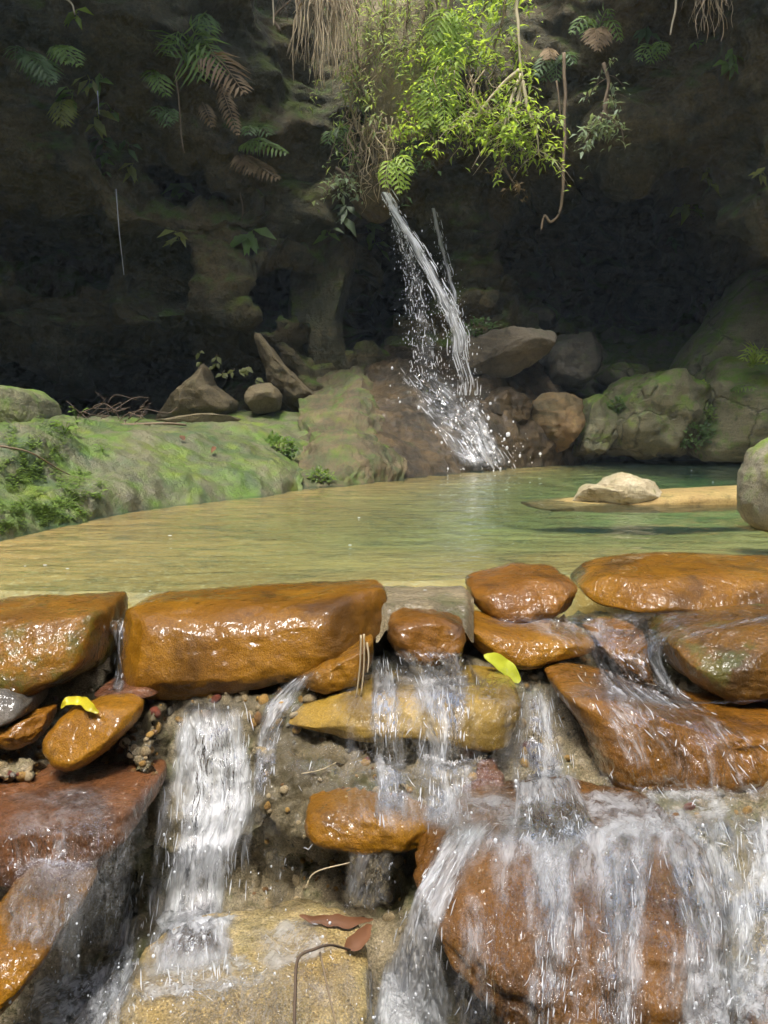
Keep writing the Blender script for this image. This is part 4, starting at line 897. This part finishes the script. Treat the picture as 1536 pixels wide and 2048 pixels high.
# -- the bright curtain above the fall
roots(598, 705, -60, 185, 130, 5.75, 'mass of pale straw coloured roots hanging left of the bright plants')
roots(520, 640, -60, 60, 16, 5.9, 'few thin dark roots left of the straw coloured mass', mat='bark', curl=.8)
roots(700, 800, 250, 420, 60, 6.2, 'tangle of tan roots round the waterfall lip', wander=.16, curl=1.0)
roots(860, 1000, 140, 330, 26, 5.95, 'fine pale vines trailing through the bright foliage', wander=.1, curl=.4, r=(.005, .003))
roots(1385, 1465, -60, 85, 50, 5.6, 'clump of straw roots hanging at the top right')
roots(690, 780, 120, 330, 26, 6.25, 'thin tan roots trailing left of the sandstone knob', wander=.14, curl=.6)
shrub([[(1030, -60, 6.0), (1034, 30, 5.95), (1040, 110, 5.9), (1044, 165, 5.9), (1038, 215, 5.88)], [(1042, 150, 5.9), (1020, 205, 5.85), (1006, 262, 5.85), (985, 300, 5.85)], [(1044, 165, 5.9), (1056, 215, 5.85), (1072, 265, 5.85), (1078, 312, 5.85)],
       [(1040, 170, 5.9), (1030, 230, 5.85), (1028, 290, 5.85)], [(1038, 140, 5.9), (985, 190, 5.85), (950, 235, 5.85), (915, 250, 5.85)]], 'large bright green shrub hanging on pale branches right of the waterfall', 'lf_bright', 1300, .055, barkmat='palebark', spread=.20, twigs=26, lo=.4)
shrub([[(1000, -60, 6.1), (975, 0, 6.05), (950, 50, 6.0)], [(1000, -60, 6.1), (1010, 20, 6.0), (990, 90, 5.95), (975, 130, 5.95)]], 'bright green leafy twigs at the top beside the fern curtain', 'lf_bright', 480, .07, spread=.24, twigs=28, lo=.1)
shrub([[(860, -60, 6.1), (880, 40, 6.05), (890, 130, 6.0), (880, 220, 5.95)], [(880, 60, 6.1), (872, 140, 6.05), (866, 200, 6.0), (850, 250, 5.98)], [(880, 60, 6.05), (930, 120, 6.0), (950, 190, 5.95), (960, 240, 5.95)]], 'yellow green plants covering the slope above the waterfall', 'lf_bright', 1500, .048, spread=.27, twigs=40, lo=.05, droop=.3)
shrub([[(760, -80, 6.2), (770, 20, 6.15), (760, 120, 6.15)], [(820, -80, 6.2), (815, 20, 6.15), (800, 110, 6.1)], [(710, -80, 6.15), (715, 20, 6.1), (715, 130, 6.1), (720, 210, 6.1)], [(860, -80, 6.2), (850, 30, 6.1), (840, 100, 6.1)]], 'pale weeping foliage at the top centre behind the roots', 'lf_weep', 2000, .055, spread=.30, twigs=34, lo=.02, ratio=.25, droop=.9)
shrub([[(700, 140, 6.3), (712, 200, 6.3), (705, 260, 6.3), (715, 300, 6.3)]], 'small leafy creeper below the straw roots', 'lf_mid', 220, .055, name='creeper', spread=.16, twigs=24, lo=.1, cat='creeper')
shrub([[(800, 215, 6.1), (830, 240, 6.05), (845, 265, 6.0)], [(900, 215, 6.1), (880, 250, 6.05)]], 'low yellow green bush on the right side of the sandstone knob', 'lf_bright', 500, .06, spread=.2, twigs=26, lo=.05)
shrub([[(790, 275, 6.2), (820, 300, 6.15), (850, 320, 6.1)]], 'dark leafed bush under the sandstone knob', 'lf_dark', 160, .06, spread=.2, twigs=18, lo=.1)
shrub([[(672, 335, 6.2), (690, 350, 6.2), (705, 385, 6.2)]], 'grey green glossy leaved plant left of the waterfall lip', 'lf_pale', 110, .06, name='leafy_plant', spread=.16, twigs=14, lo=.1, ratio=.5, cat='plant')
shrub([[(1000, 300, 5.9), (1006, 330, 5.9), (1024, 362, 5.9), (1034, 378, 5.9)]], 'withered brown branch hanging below the large green shrub', 'lf_dead', 60, .05, name='dead_branch', spread=.08, twigs=10, lo=.2, cat='branch')
shrub([[(1208, 128, 6.0), (1216, 170, 5.98), (1208, 215, 5.95), (1222, 240, 5.95), (1250, 262, 5.95)], [(1216, 200, 5.96), (1200, 240, 5.95), (1192, 262, 5.95)]], 'grey green shrub hanging alone on the dark right wall', 'lf_pale', 260, .06, spread=.14, twigs=18, lo=.05)
fern(905, 20, [(870, 150), (905, 170), (935, 130), (860, 90), (880, 200)], 'bright fern curtain right of the yellow green slope plants', 'lf_bright', Y=6.1, width=.16, npin=26)
fern(880, 140, [(850, 260), (890, 270), (920, 220), (830, 220)], 'lower bright fern beside the sandstone knob', 'lf_bright', Y=6.05, width=.14, npin=22)
fern(782, 325, [(815, 385), (800, 392), (825, 350), (770, 380)], 'small bright fern just above the waterfall lip', 'lf_bright', Y=6.05, width=.10, npin=16)
# -- left wall
fern(372, 128, [(335, 110), (430, 70), (440, 125), (395, 165), (492, 190), (425, 160), (350, 95)], 'large green fern spreading from the upper left wall', 'lf_mid', width=.22, lift=.14, npin=24, dead=(4,))
fern(440, 170, [(478, 275), (455, 190)], 'withered frond dangling below the large fern', 'lf_dead', width=.10, npin=20, lift=.02)
fern(405, 205, [(428, 258)], 'short dead frond left of the dangling one', 'lf_dead', width=.09, npin=14, lift=.01)
fern(482, 292, [(578, 308), (540, 288), (520, 300)], 'flat fern pointing right below the withered fronds', 'lf_mid', width=.13, lift=.03)
fern(480, 308, [(508, 348), (560, 360), (535, 350), (490, 330)], 'dead brown fern under the flat one', 'lf_dead', width=.14, lift=.0)
fern(430, 52, [(395, 60), (405, 80), (418, 90)], 'small faint fern at the top of the left wall', 'lf_dark', width=.12)
for px, py, tips, lab, mt in [
    (48, 102, [(65, 150), (95, 165), (112, 170), (30, 120)], 'uppermost fern at the far left of the dark wall', 'lf_dark'),
    (115, 95, [(140, 130), (163, 135), (120, 125)], 'fern with narrow hanging leaves right of the uppermost left one', 'lf_mid'),
    (85, 125, [(70, 165), (90, 175), (110, 160)], 'fern just below the uppermost left one', 'lf_dark'),
    (318, 150, [(300, 165), (318, 185), (334, 195)], 'small fern left under the large green fern', 'lf_mid'),
    (330, 225, [(312, 230), (335, 255), (350, 245)], 'dim fern on the wall below the large green fern', 'lf_dark'),
    (130, 200, [(120, 250), (132, 255), (138, 240)], 'brownish fern tuft at the left', 'lf_yel'),
    (668, 265, [(655, 290), (680, 285), (690, 270)], 'fern at the right end of the left wall, beside the creeper', 'lf_dark'),
    (508, 262, [(540, 272), (495, 272)], 'tiny faint fern above the flat one', 'lf_dark')]:
    fern(px, py, tips, lab, mt, width=.12, npin=12, lift=.04)
for px, py, n, sz, lab, mt in [
    (150, 28, 7, 30, 'bright sprig dangling at the top left edge', 'lf_bright'),
    (180, 160, 4, 38, 'yellowish broad leaves high on the left wall', 'lf_yel'),
    (205, 155, 4, 36, 'green broad leaves right beside the yellowish ones', 'lf_mid'),
    (145, 190, 5, 40, 'large leaved plant below the yellowish leaves', 'lf_mid'),
    (198, 235, 6, 40, 'yellow green plant at the end of a pale root on the left wall', 'lf_yel'),
    (222, 218, 3, 30, 'two pointed leaves right of the pale root plant', 'lf_mid'),
    (205, 275, 5, 34, 'dark drooping leaves under the pale root plant', 'lf_dark'),
    (212, 312, 5, 30, 'leaf tuft half way down the left wall', 'lf_mid'),
    (258, 288, 4, 28, 'small dim leaves right of the leaf tuft', 'lf_dark'),
    (262, 335, 7, 32, 'brown and green tuft on the left wall', 'lf_yel'),
    (208, 350, 4, 20, 'tiny leaves below the leaf tuft', 'lf_dark'),
    (365, 375, 6, 38, 'spreading leaves in the middle of the left wall', 'lf_mid'),
    (355, 472, 6, 30, 'pale leaf tuft lowest on the left wall', 'lf_yel'),
    (735, 455, 6, 34, 'green leaves on the dark rock left of the fall', 'lf_mid'),
    (658, 468, 4, 30, 'small leaves left of the fall below the glossy plant', 'lf_mid'),
    (685, 425, 8, 36, 'pale leaved plant under the tangle of roots', 'lf_pale'),
    (755, 490, 4, 24, 'tiny green leaves beside the falling water', 'lf_mid'),
    (1372, 410, 8, 32, 'bright leaf tuft on the right cave wall', 'lf_bright'),
    (1412, 345, 5, 26, 'dim leaf tuft above the bright one on the right', 'lf_yel'),
    (1426, 374, 4, 26, 'yellowish leaves between the two right tufts', 'lf_yel'),
    (1526, 345, 5, 30, 'leaves at the right edge of the upper wall', 'lf_yel'),
    (1345, 478, 5, 22, 'faint leaves lowest on the right cave wall', 'lf_dark'),
    (1462, 110, 6, 30, 'leaf tuft under the straw roots at top right', 'lf_mid'),
    (1460, 136, 8, 30, 'star shaped leaf tuft lower right of the straw roots', 'lf_mid'),
    (1392, 90, 4, 18, 'single small leaves at the end of the straw roots', 'lf_mid'),
    (1290, 65, 7, 30, 'faint fern like tuft right of the dead fern', 'lf_dark')]:
    wall_plant(px, py, n, sz, lab, mt)
wall_plant(500, 468, 9, 40, 'green leafed plant at the tip of a long hanging root', 'lf_mid', ratio=.5, stem=[(484, 335), (480, 380), (486, 420), (482, 455), (500, 468)], stemmat='bark')
fern(1195, 62, [(1140, 70), (1225, 40), (1243, 85), (1165, 80)], 'green fronds of the nest fern on the upper right wall', 'lf_mid', width=.10, npin=26, lift=.10)
fern(1195, 58, [(1175, 92), (1188, 100), (1195, 104), (1205, 95), (1215, 85)], 'dead brown fronds drooping from the nest fern', 'lf_dead', width=.12, npin=14, lift=.04)
fern(1310, 108, [(1276, 124), (1300, 128), (1318, 122), (1326, 110)], 'small green fern below right of the nest fern', 'lf_mid', width=.11, npin=14)
fern(1110, 130, [(1070, 155), (1085, 165), (1112, 165), (1135, 135), (1150, 130)], 'dim fern left of the nest fern near the long vine', 'lf_dark', width=.12, npin=14)
fern(1096, 95, [(1094, 122), (1102, 118)], 'orange brown dead frond above the dim fern', 'lf_dead', width=.10, npin=10, lift=.0)
vine([(1128, 105, 5.95), (1130, 200, 5.95), (1128, 300, 5.95), (1126, 380, 5.95), (1118, 425, 5.95), (1102, 443, 5.95), (1090, 432, 5.95), (1084, 460, 5.95)], 'long single vine with a hooked end hanging before the right cave', .014)
vine([(1114, 160, 6.0), (1118, 200, 6.0), (1124, 240, 6.0)], 'short dark root left of the long vine', .008)
vine([(1354, -40, 5.6), (1352, 10, 5.6), (1344, 50, 5.6), (1340, 70, 5.6)], 'short pale root hanging left of the top right straw clump', .009, 'palebark')
vine([(352, 150, 5.75), (358, 200, 5.75), (362, 260, 5.75), (368, 305, 5.75)], 'thin dark root under the large green fern', .007)
vine([(540, -40, 5.7), (546, 10, 5.7), (545, 50, 5.7)], 'pale crooked root at the top left of the straw mass', .008, 'palebark')
vine([(560, 60, 5.8), (548, 35, 5.8), (570, 10, 5.8), (600, -10, 5.8)], 'curved dark branch beside the straw mass', .010)
vine([(120, -10, 5.2), (142, 5, 5.2), (150, 28, 5.2)], 'short twig carrying the bright sprig at top left', .008, 'palebark', 'twig', 'twig')
for a, lab in [([(195, 182, 5.6), (198, 228, 5.6)], 'thin thread of dripping water high on the left wall'), ([(232, 378, 5.8), (238, 460, 5.8), (248, 550, 5.8)], 'long thin thread of dripping water on the left wall')]:
    p_ = np.array([P(*q) for q in a]); mb = MB(); mb.tube(p_, .004, .003, 4); tag(mb.obj('water_thread', MAT['strand'], None, p_[0]), lab, kind='structure')

# -- plants on the banks
tb = bvh('bank'); 
def inpoly(poly, n):
    xs = [a for a, b in poly]; ys = [b for a, b in poly]; out = []
    while len(out) < n:
        x, y = rnd(min(xs), max(xs)), rnd(min(ys), max(ys))
        if sdpoly(np.array([x]), np.array([y]), poly)[0] > 0: out.append((x, y))
    return out
def cover(polys, tree, label, mat, size, name='ground_cover', kind='stuff', clump=.35, h=.012):
    mb = MB(); base = None
    for poly, n in polys:
        for x, y in inpoly(poly, n):
            if perlin(np.array([x / 28., y / 22., 1.7])) < -.12 + clump * .3: continue
            q, nr_ = cast(tree, x, y)
            if q is None: continue
            q = np.array(q); base = q if base is None else base; c = q + np.array([0, -.3, 1]) * h * rnd(.3, 1.6)
            for k in range(3):
                a = k * 2.1 + rnd(0, 2); L = size * rnd(.6, 1.3) * (.6 + q[1] / 7)
                mb.leaf(c, np.array([math.cos(a), math.sin(a) - .3, rnd(.0, .6)]), np.array([0, -.3, 1.]), L, L * .8, .1, .1)
    return tag(mb.obj(name, MAT[mat], None, base), label, kind=kind)
cover([([(0, 830), (90, 825), (150, 835), (165, 880), (120, 900), (0, 900)], 900), ([(0, 930), (110, 900), (160, 940), (200, 1000), (190, 1035), (120, 1050), (0, 1072)], 3000), ([(170, 940), (220, 950), (210, 1000), (175, 1000)], 120), ([(0, 880), (80, 880), (100, 930), (0, 940)], 200)],
      tb, 'small bright clover like plants covering the near left bank', 'moss_leaf', .0065, h=.008)
cover([([(0, 1010), (110, 1000), (110, 1045), (0, 1072)], 900)], tb, 'dense moss tuft at the water edge in the near left corner', 'moss_leaf', .005, name='moss', clump=-.6, h=.007)
def bank_plant(px, py, n, size, label, mat='moss_leaf', height=.05, ratio=.7, tree=None, Y=None, name='bank_plant'):
    if Y: b = P(px, py, Y)
    else:
        q, _ = cast(tree or tb, px, py); b = np.array(q) if q is not None else P(px, py, 4.)
    root = empty(name, b, label, 'plant'); s = size * b[1] / F; mb = MB()
    for i in range(n):
        a = rnd(0, 6.28); tp = b + np.array([math.cos(a) * s * rnd(.1, .8), math.sin(a) * s * rnd(.1, .8), height * b[1] / 3 * rnd(.5, 1.2)])
        mb.tube(smoothpath([b, (b + tp) / 2 + np.array([0, 0, .01]), tp], 3), .0016, .001, 3)
        lf = MB(); lf.leaf(tp, np.array([math.cos(a), math.sin(a) - .4, rnd(-.2, .4)]), np.array([0, -.4, 1.]), s * rnd(.6, 1), s * ratio * rnd(.6, 1), .1, .15); lf.obj('leaf', MAT[mat], root, b)
    mb.obj('stem', MAT['lf_mid'], root, b); return root
bank_plant(130, 868, 8, 26, 'broad leaved plant on the near left bank', height=.05)
bank_plant(152, 868, 3, 34, 'three pale leaf blades right of the broad leaved plant', height=.02)
bank_plant(100, 836, 8, 20, 'leafy sprout on top of the left bank crest', height=.05)
bank_plant(155, 850, 5, 18, 'tall sprout with a flat top at the end of the crest', height=.06)
bank_plant(15, 838, 5, 14, 'tiny sprout at the left end of the crest', height=.04)
bank_plant(205, 905, 6, 16, 'small dark sprout on the middle of the left bank', 'lf_mid', height=.03)
bank_plant(200, 1000, 12, 14, 'leaf tuft near the water on the left bank', height=.03)
def bush(px, py, r, n, label, mat='lf_mid', lsize=9, tree=None, Y=None, name='leafy_cushion'):
    q, _ = cast(tree or tb, px, py); yy = Y or (q.y if q is not None else 4.5); c = P(px, py, yy); s = r * yy / F; ls = lsize * yy / F
    base = c - np.array([0, 0, s]); root = empty(name, base, label, 'plant'); st = MB(); mb = MB()
    for i in range(n):
        d = rdir(); d[1] = -abs(d[1]); p_ = c + d * s * np.array([1.1, .7, .8]) * rnd(.55, 1.05) * (1 + .25 * perlin(d * 2.2))
        if i % 12 == 0: st.tube([base, (base + p_) / 2, p_], .003, .001, 3)
        mb.leaf(p_, d + rdir() * .7 + np.array([0, 0, .2]), np.array([0, -.5, .8]), ls * rnd(.6, 1.3), ls * .7, .1, .2)
    st.obj('stem', MAT['twig'], root, base); o = mb.obj('foliage', MAT[mat], root, base); tag(o, kind='stuff'); return root
bush(556, 898, 32, 420, 'round dark green leafy cushion in the cleft of the left bank', 'lf_mid')
bush(640, 955, 22, 160, 'low bright weeds at the water edge right of the cleft', 'moss_leaf', 8, tree=bvh('ledge'))
trb = 7.0
bush(1382, 868, 34, 320, 'dark moss cushion between the two mossy boulders', 'lf_dark', 8, Y=6.75)
bush(1395, 785, 24, 160, 'light green fern cushion on top of the mossy boulder', 'lf_bright', 10, Y=6.9)
bush(1405, 828, 22, 150, 'yellow green weeds in the cleft of the mossy boulders', 'moss_leaf', 9, Y=6.8)
bush(1235, 812, 16, 110, 'small moss tuft in the notch behind the split boulder', 'lf_dark', 8, Y=6.9)
fern(1505, 735, [(1485, 722), (1530, 710), (1540, 730), (1495, 708), (1515, 715)], 'bright fern on the right slope near the edge', 'lf_bright', Y=6.6, width=.12, npin=12, lift=.1)
fern(1460, 780, [(1490, 770), (1515, 778)], 'low fern lying on the right slope', 'lf_mid', Y=6.65, width=.07, npin=10, lift=.02)
bush(960, 660, 26, 180, 'dark moss along the top of the grey slab', 'lf_dark', 9, Y=6.9)
for i, (x, y) in enumerate([(400, 705), (432, 712), (434, 730), (446, 745), (466, 742), (480, 745), (495, 736), (405, 730), (512, 760), (424, 790)]):
    wall_plant(x, y, 3, 15, ['highest', 'second', 'third', 'fourth', 'fifth', 'sixth', 'seventh', 'eighth', 'ninth', 'last'][i] + ' of the tiny leaf tufts over the pointed rock, counted from the left top', 'lf_yel', name='leaf_tuft', Y=6.15, ratio=.6)

# ================================================================== SMALL THINGS
def big_leaf(name, pts, label, mat, wd=.02, cat='leaf', key=('fg',), near=.010):
    """pts: photo points along the midrib (px, py); laid on whatever is under it"""
    tr = bvh(*key); c = []
    ys = [cast(tr, x, y)[0].y for x, y in pts]; y_ = min(ys)
    for k, (x, y) in enumerate(pts): c.append(P(x, y, y_ * .75 + ys[k] * .25 - near * y_))
    c = smoothpath(c, 6); n = len(c); mb = MB(); t = np.gradient(c, axis=0); t /= np.linalg.norm(t, axis=1)[:, None]
    sd = np.cross(t, np.array([0, -.7, .7])); sd /= np.linalg.norm(sd, axis=1)[:, None]; up = np.cross(sd, t)
    w = wd * np.sin(np.pi * np.linspace(.03, .97, n)) ** .75
    rows = np.stack([c - sd * w[:, None] + up * w[:, None] * .35, c - sd * w[:, None] * .5 + up * w[:, None] * .1, c, c + sd * w[:, None] * .5 + up * w[:, None] * .1, c + sd * w[:, None] + up * w[:, None] * .4], 1)
    rows += .0035 * np.stack([perlin(rows * 70 + 9 * k) for k in range(3)], -1)
    both = np.concatenate([rows.reshape(-1, 3), (rows - up[:, None] * .0006).reshape(-1, 3)]); f = grid_faces(5, n).tolist(); k = n * 5
    f += [[i + k for i in q[::-1]] for q in f]
    mb.add(both, f); o = mb.obj(name, MAT[mat], None, c[0]); return tag(o, label, cat)
MAT['yleaf'] = m_leaf('fallen_yellow_leaf', (.52, .42, .02), (.62, .55, .03), .25, .35)
MAT['ygleaf'] = m_leaf('fallen_green_yellow_leaf', (.42, .48, .03), (.58, .58, .05), .25, .35)
MAT['bleaf'] = m_leaf('fallen_brown_leaf', (.10, .04, .014), (.17, .07, .025), .15, .7)
big_leaf('fallen_leaf', [(120, 1416), (138, 1404), (158, 1402), (180, 1412), (198, 1424)], 'yellow leaf curled on the egg shaped orange stone', 'yleaf', .007)
big_leaf('fallen_leaf', [(968, 1312), (990, 1322), (1015, 1340), (1038, 1364)], 'yellow green leaf lying below the sloping orange stone', 'ygleaf', .0135, near=.035)
big_leaf('fallen_leaf', [(600, 1832), (650, 1842), (700, 1845), (745, 1840)], 'dark brown leaf caught behind the pebbly rock', 'bleaf', .0055)
big_leaf('fallen_leaf', [(688, 1900), (715, 1880), (745, 1850)], 'reddish brown leaf at the right of the pebbly rock', 'bleaf', .007)
big_leaf('fallen_leaf', [(360, 872), (366, 876), (370, 880)], 'tiny red leaf on the left bank', 'bleaf', .012, key=('bank',))
big_leaf('fallen_leaf', [(424, 906), (428, 898), (432, 894)], 'tiny dark curled leaf on the left bank', 'bleaf', .012, key=('bank',))
def twig(pts, label, r=.0022, mat='twig', name='twig', r1=None):
    p_ = smoothpath([P(*q) for q in pts], 6); mb = MB(); mb.tube(p_, r, r1 or r * .6, 5); return tag(mb.obj(name, MAT[mat], None, p_[0]), label, 'twig')
twig([(588, 2075, .50), (590, 1990, .53), (596, 1918, .56), (630, 1898, .57), (662, 1890, .58), (700, 1900, .60)], 'bent dark twig standing before the pebbly rock', .0016)
twig([(640, 1905, .58), (655, 1975, .54), (675, 2060, .51)], 'thin reddish stalk right of the bent twig', .001, 'bark')
twig([(610, 1780, .82), (630, 1745, .82), (700, 1725, .82)], 'thin dry stem bowed under the low orange stone', .0011, 'straw')
for i, (a, b, lab) in enumerate([((728, 1268), (722, 1392), 'dry grass stem standing beside the small slanting stone'), ((722, 1270), (712, 1395), 'second dry grass stem left of the first'), ((734, 1285), (735, 1345), 'short dry grass stem right of the other two')]):
    twig([(a[0], a[1], 1.04), ((a[0] + b[0]) / 2 + 3, (a[1] + b[1]) / 2, 1.03), (b[0], b[1], 1.02)], lab, .0016, 'straw', 'dry_stem')
twig([(600, 1548, .92), (640, 1540, .92), (672, 1525, .92)], 'short straw lying on the mortar below the yellow slab', .001, 'straw', 'dry_stem')
twig([(0, 892, 2.3), (60, 905, 2.35), (120, 940, 2.5), (140, 950, 2.55)], 'long thin brown twig lying on the near left bank', .0035, 'bark')
twig([(160, 846, 4.4), (250, 850, 4.4), (330, 847, 4.5), (372, 850, 4.6)], 'long fallen stick lying along the back of the left bank', .012, 'bark', 'stick')
bw = empty('brushwood', P(240, 842, 4.9), 'heap of thin dead twigs at the mouth of the left cave', 'twigs')
for i in range(16):
    x, y = rnd(150, 265), rnd(815, 846); pts = [P(x, y, 4.9 + rnd(-.2, .2))]; 
    for k in range(3): pts.append(pts[-1] + np.array([rnd(-.12, .16), rnd(-.05, .05), rnd(-.04, .09)]))
    mb = MB(); mb.tube(smoothpath(pts, 4), .0045, .002, 4); mb.obj('twig', MAT['twig'], bw, pts[0])
pet = MB(); v, f = ico(1)
for x, y in [(50, 1132), (90, 1130), (300, 1182), (340, 1071), (135, 1137), (718, 1035), (1480, 985), (1383, 941), (1426, 964), (1060, 965), (990, 951), (1365, 915), (1492, 952), (850, 1180), (590, 1180), (1060, 1180), (880, 990), (700, 1090)]:
    q = W(x, y, .004); pet.add(v * np.array([.0024, .0014, .0005]) * (q[1] ** .7) * rnd(.7, 1.8) + q, f.tolist())
tag(pet.obj('floating_specks', MAT['drop'], None, W(768, 1100)), 'white specks of froth and petals floating on the pool', kind='stuff')

# ---- the damp air of the gorge
hz = bpy.data.meshes.new('haze'); bm = bmesh.new(); bmesh.ops.create_cube(bm, size=1.0)
for v_ in bm.verts: v_.co = Vector((v_.co.x * 34, v_.co.y * 34 + 4, -3.2 if v_.co.z < 0 else 14.5))
bm.to_mesh(hz); bm.free()
g = G('damp_air'); vol = g.n('VolumePrincipled', {'Color': (.70, .88, 1.0), 'Density': .0026, 'Anisotropy': .0})
g.surf(None, vol); ho = link('haze', hz, g.m); tag(ho, 'pale damp air under the cliff', kind='stuff')
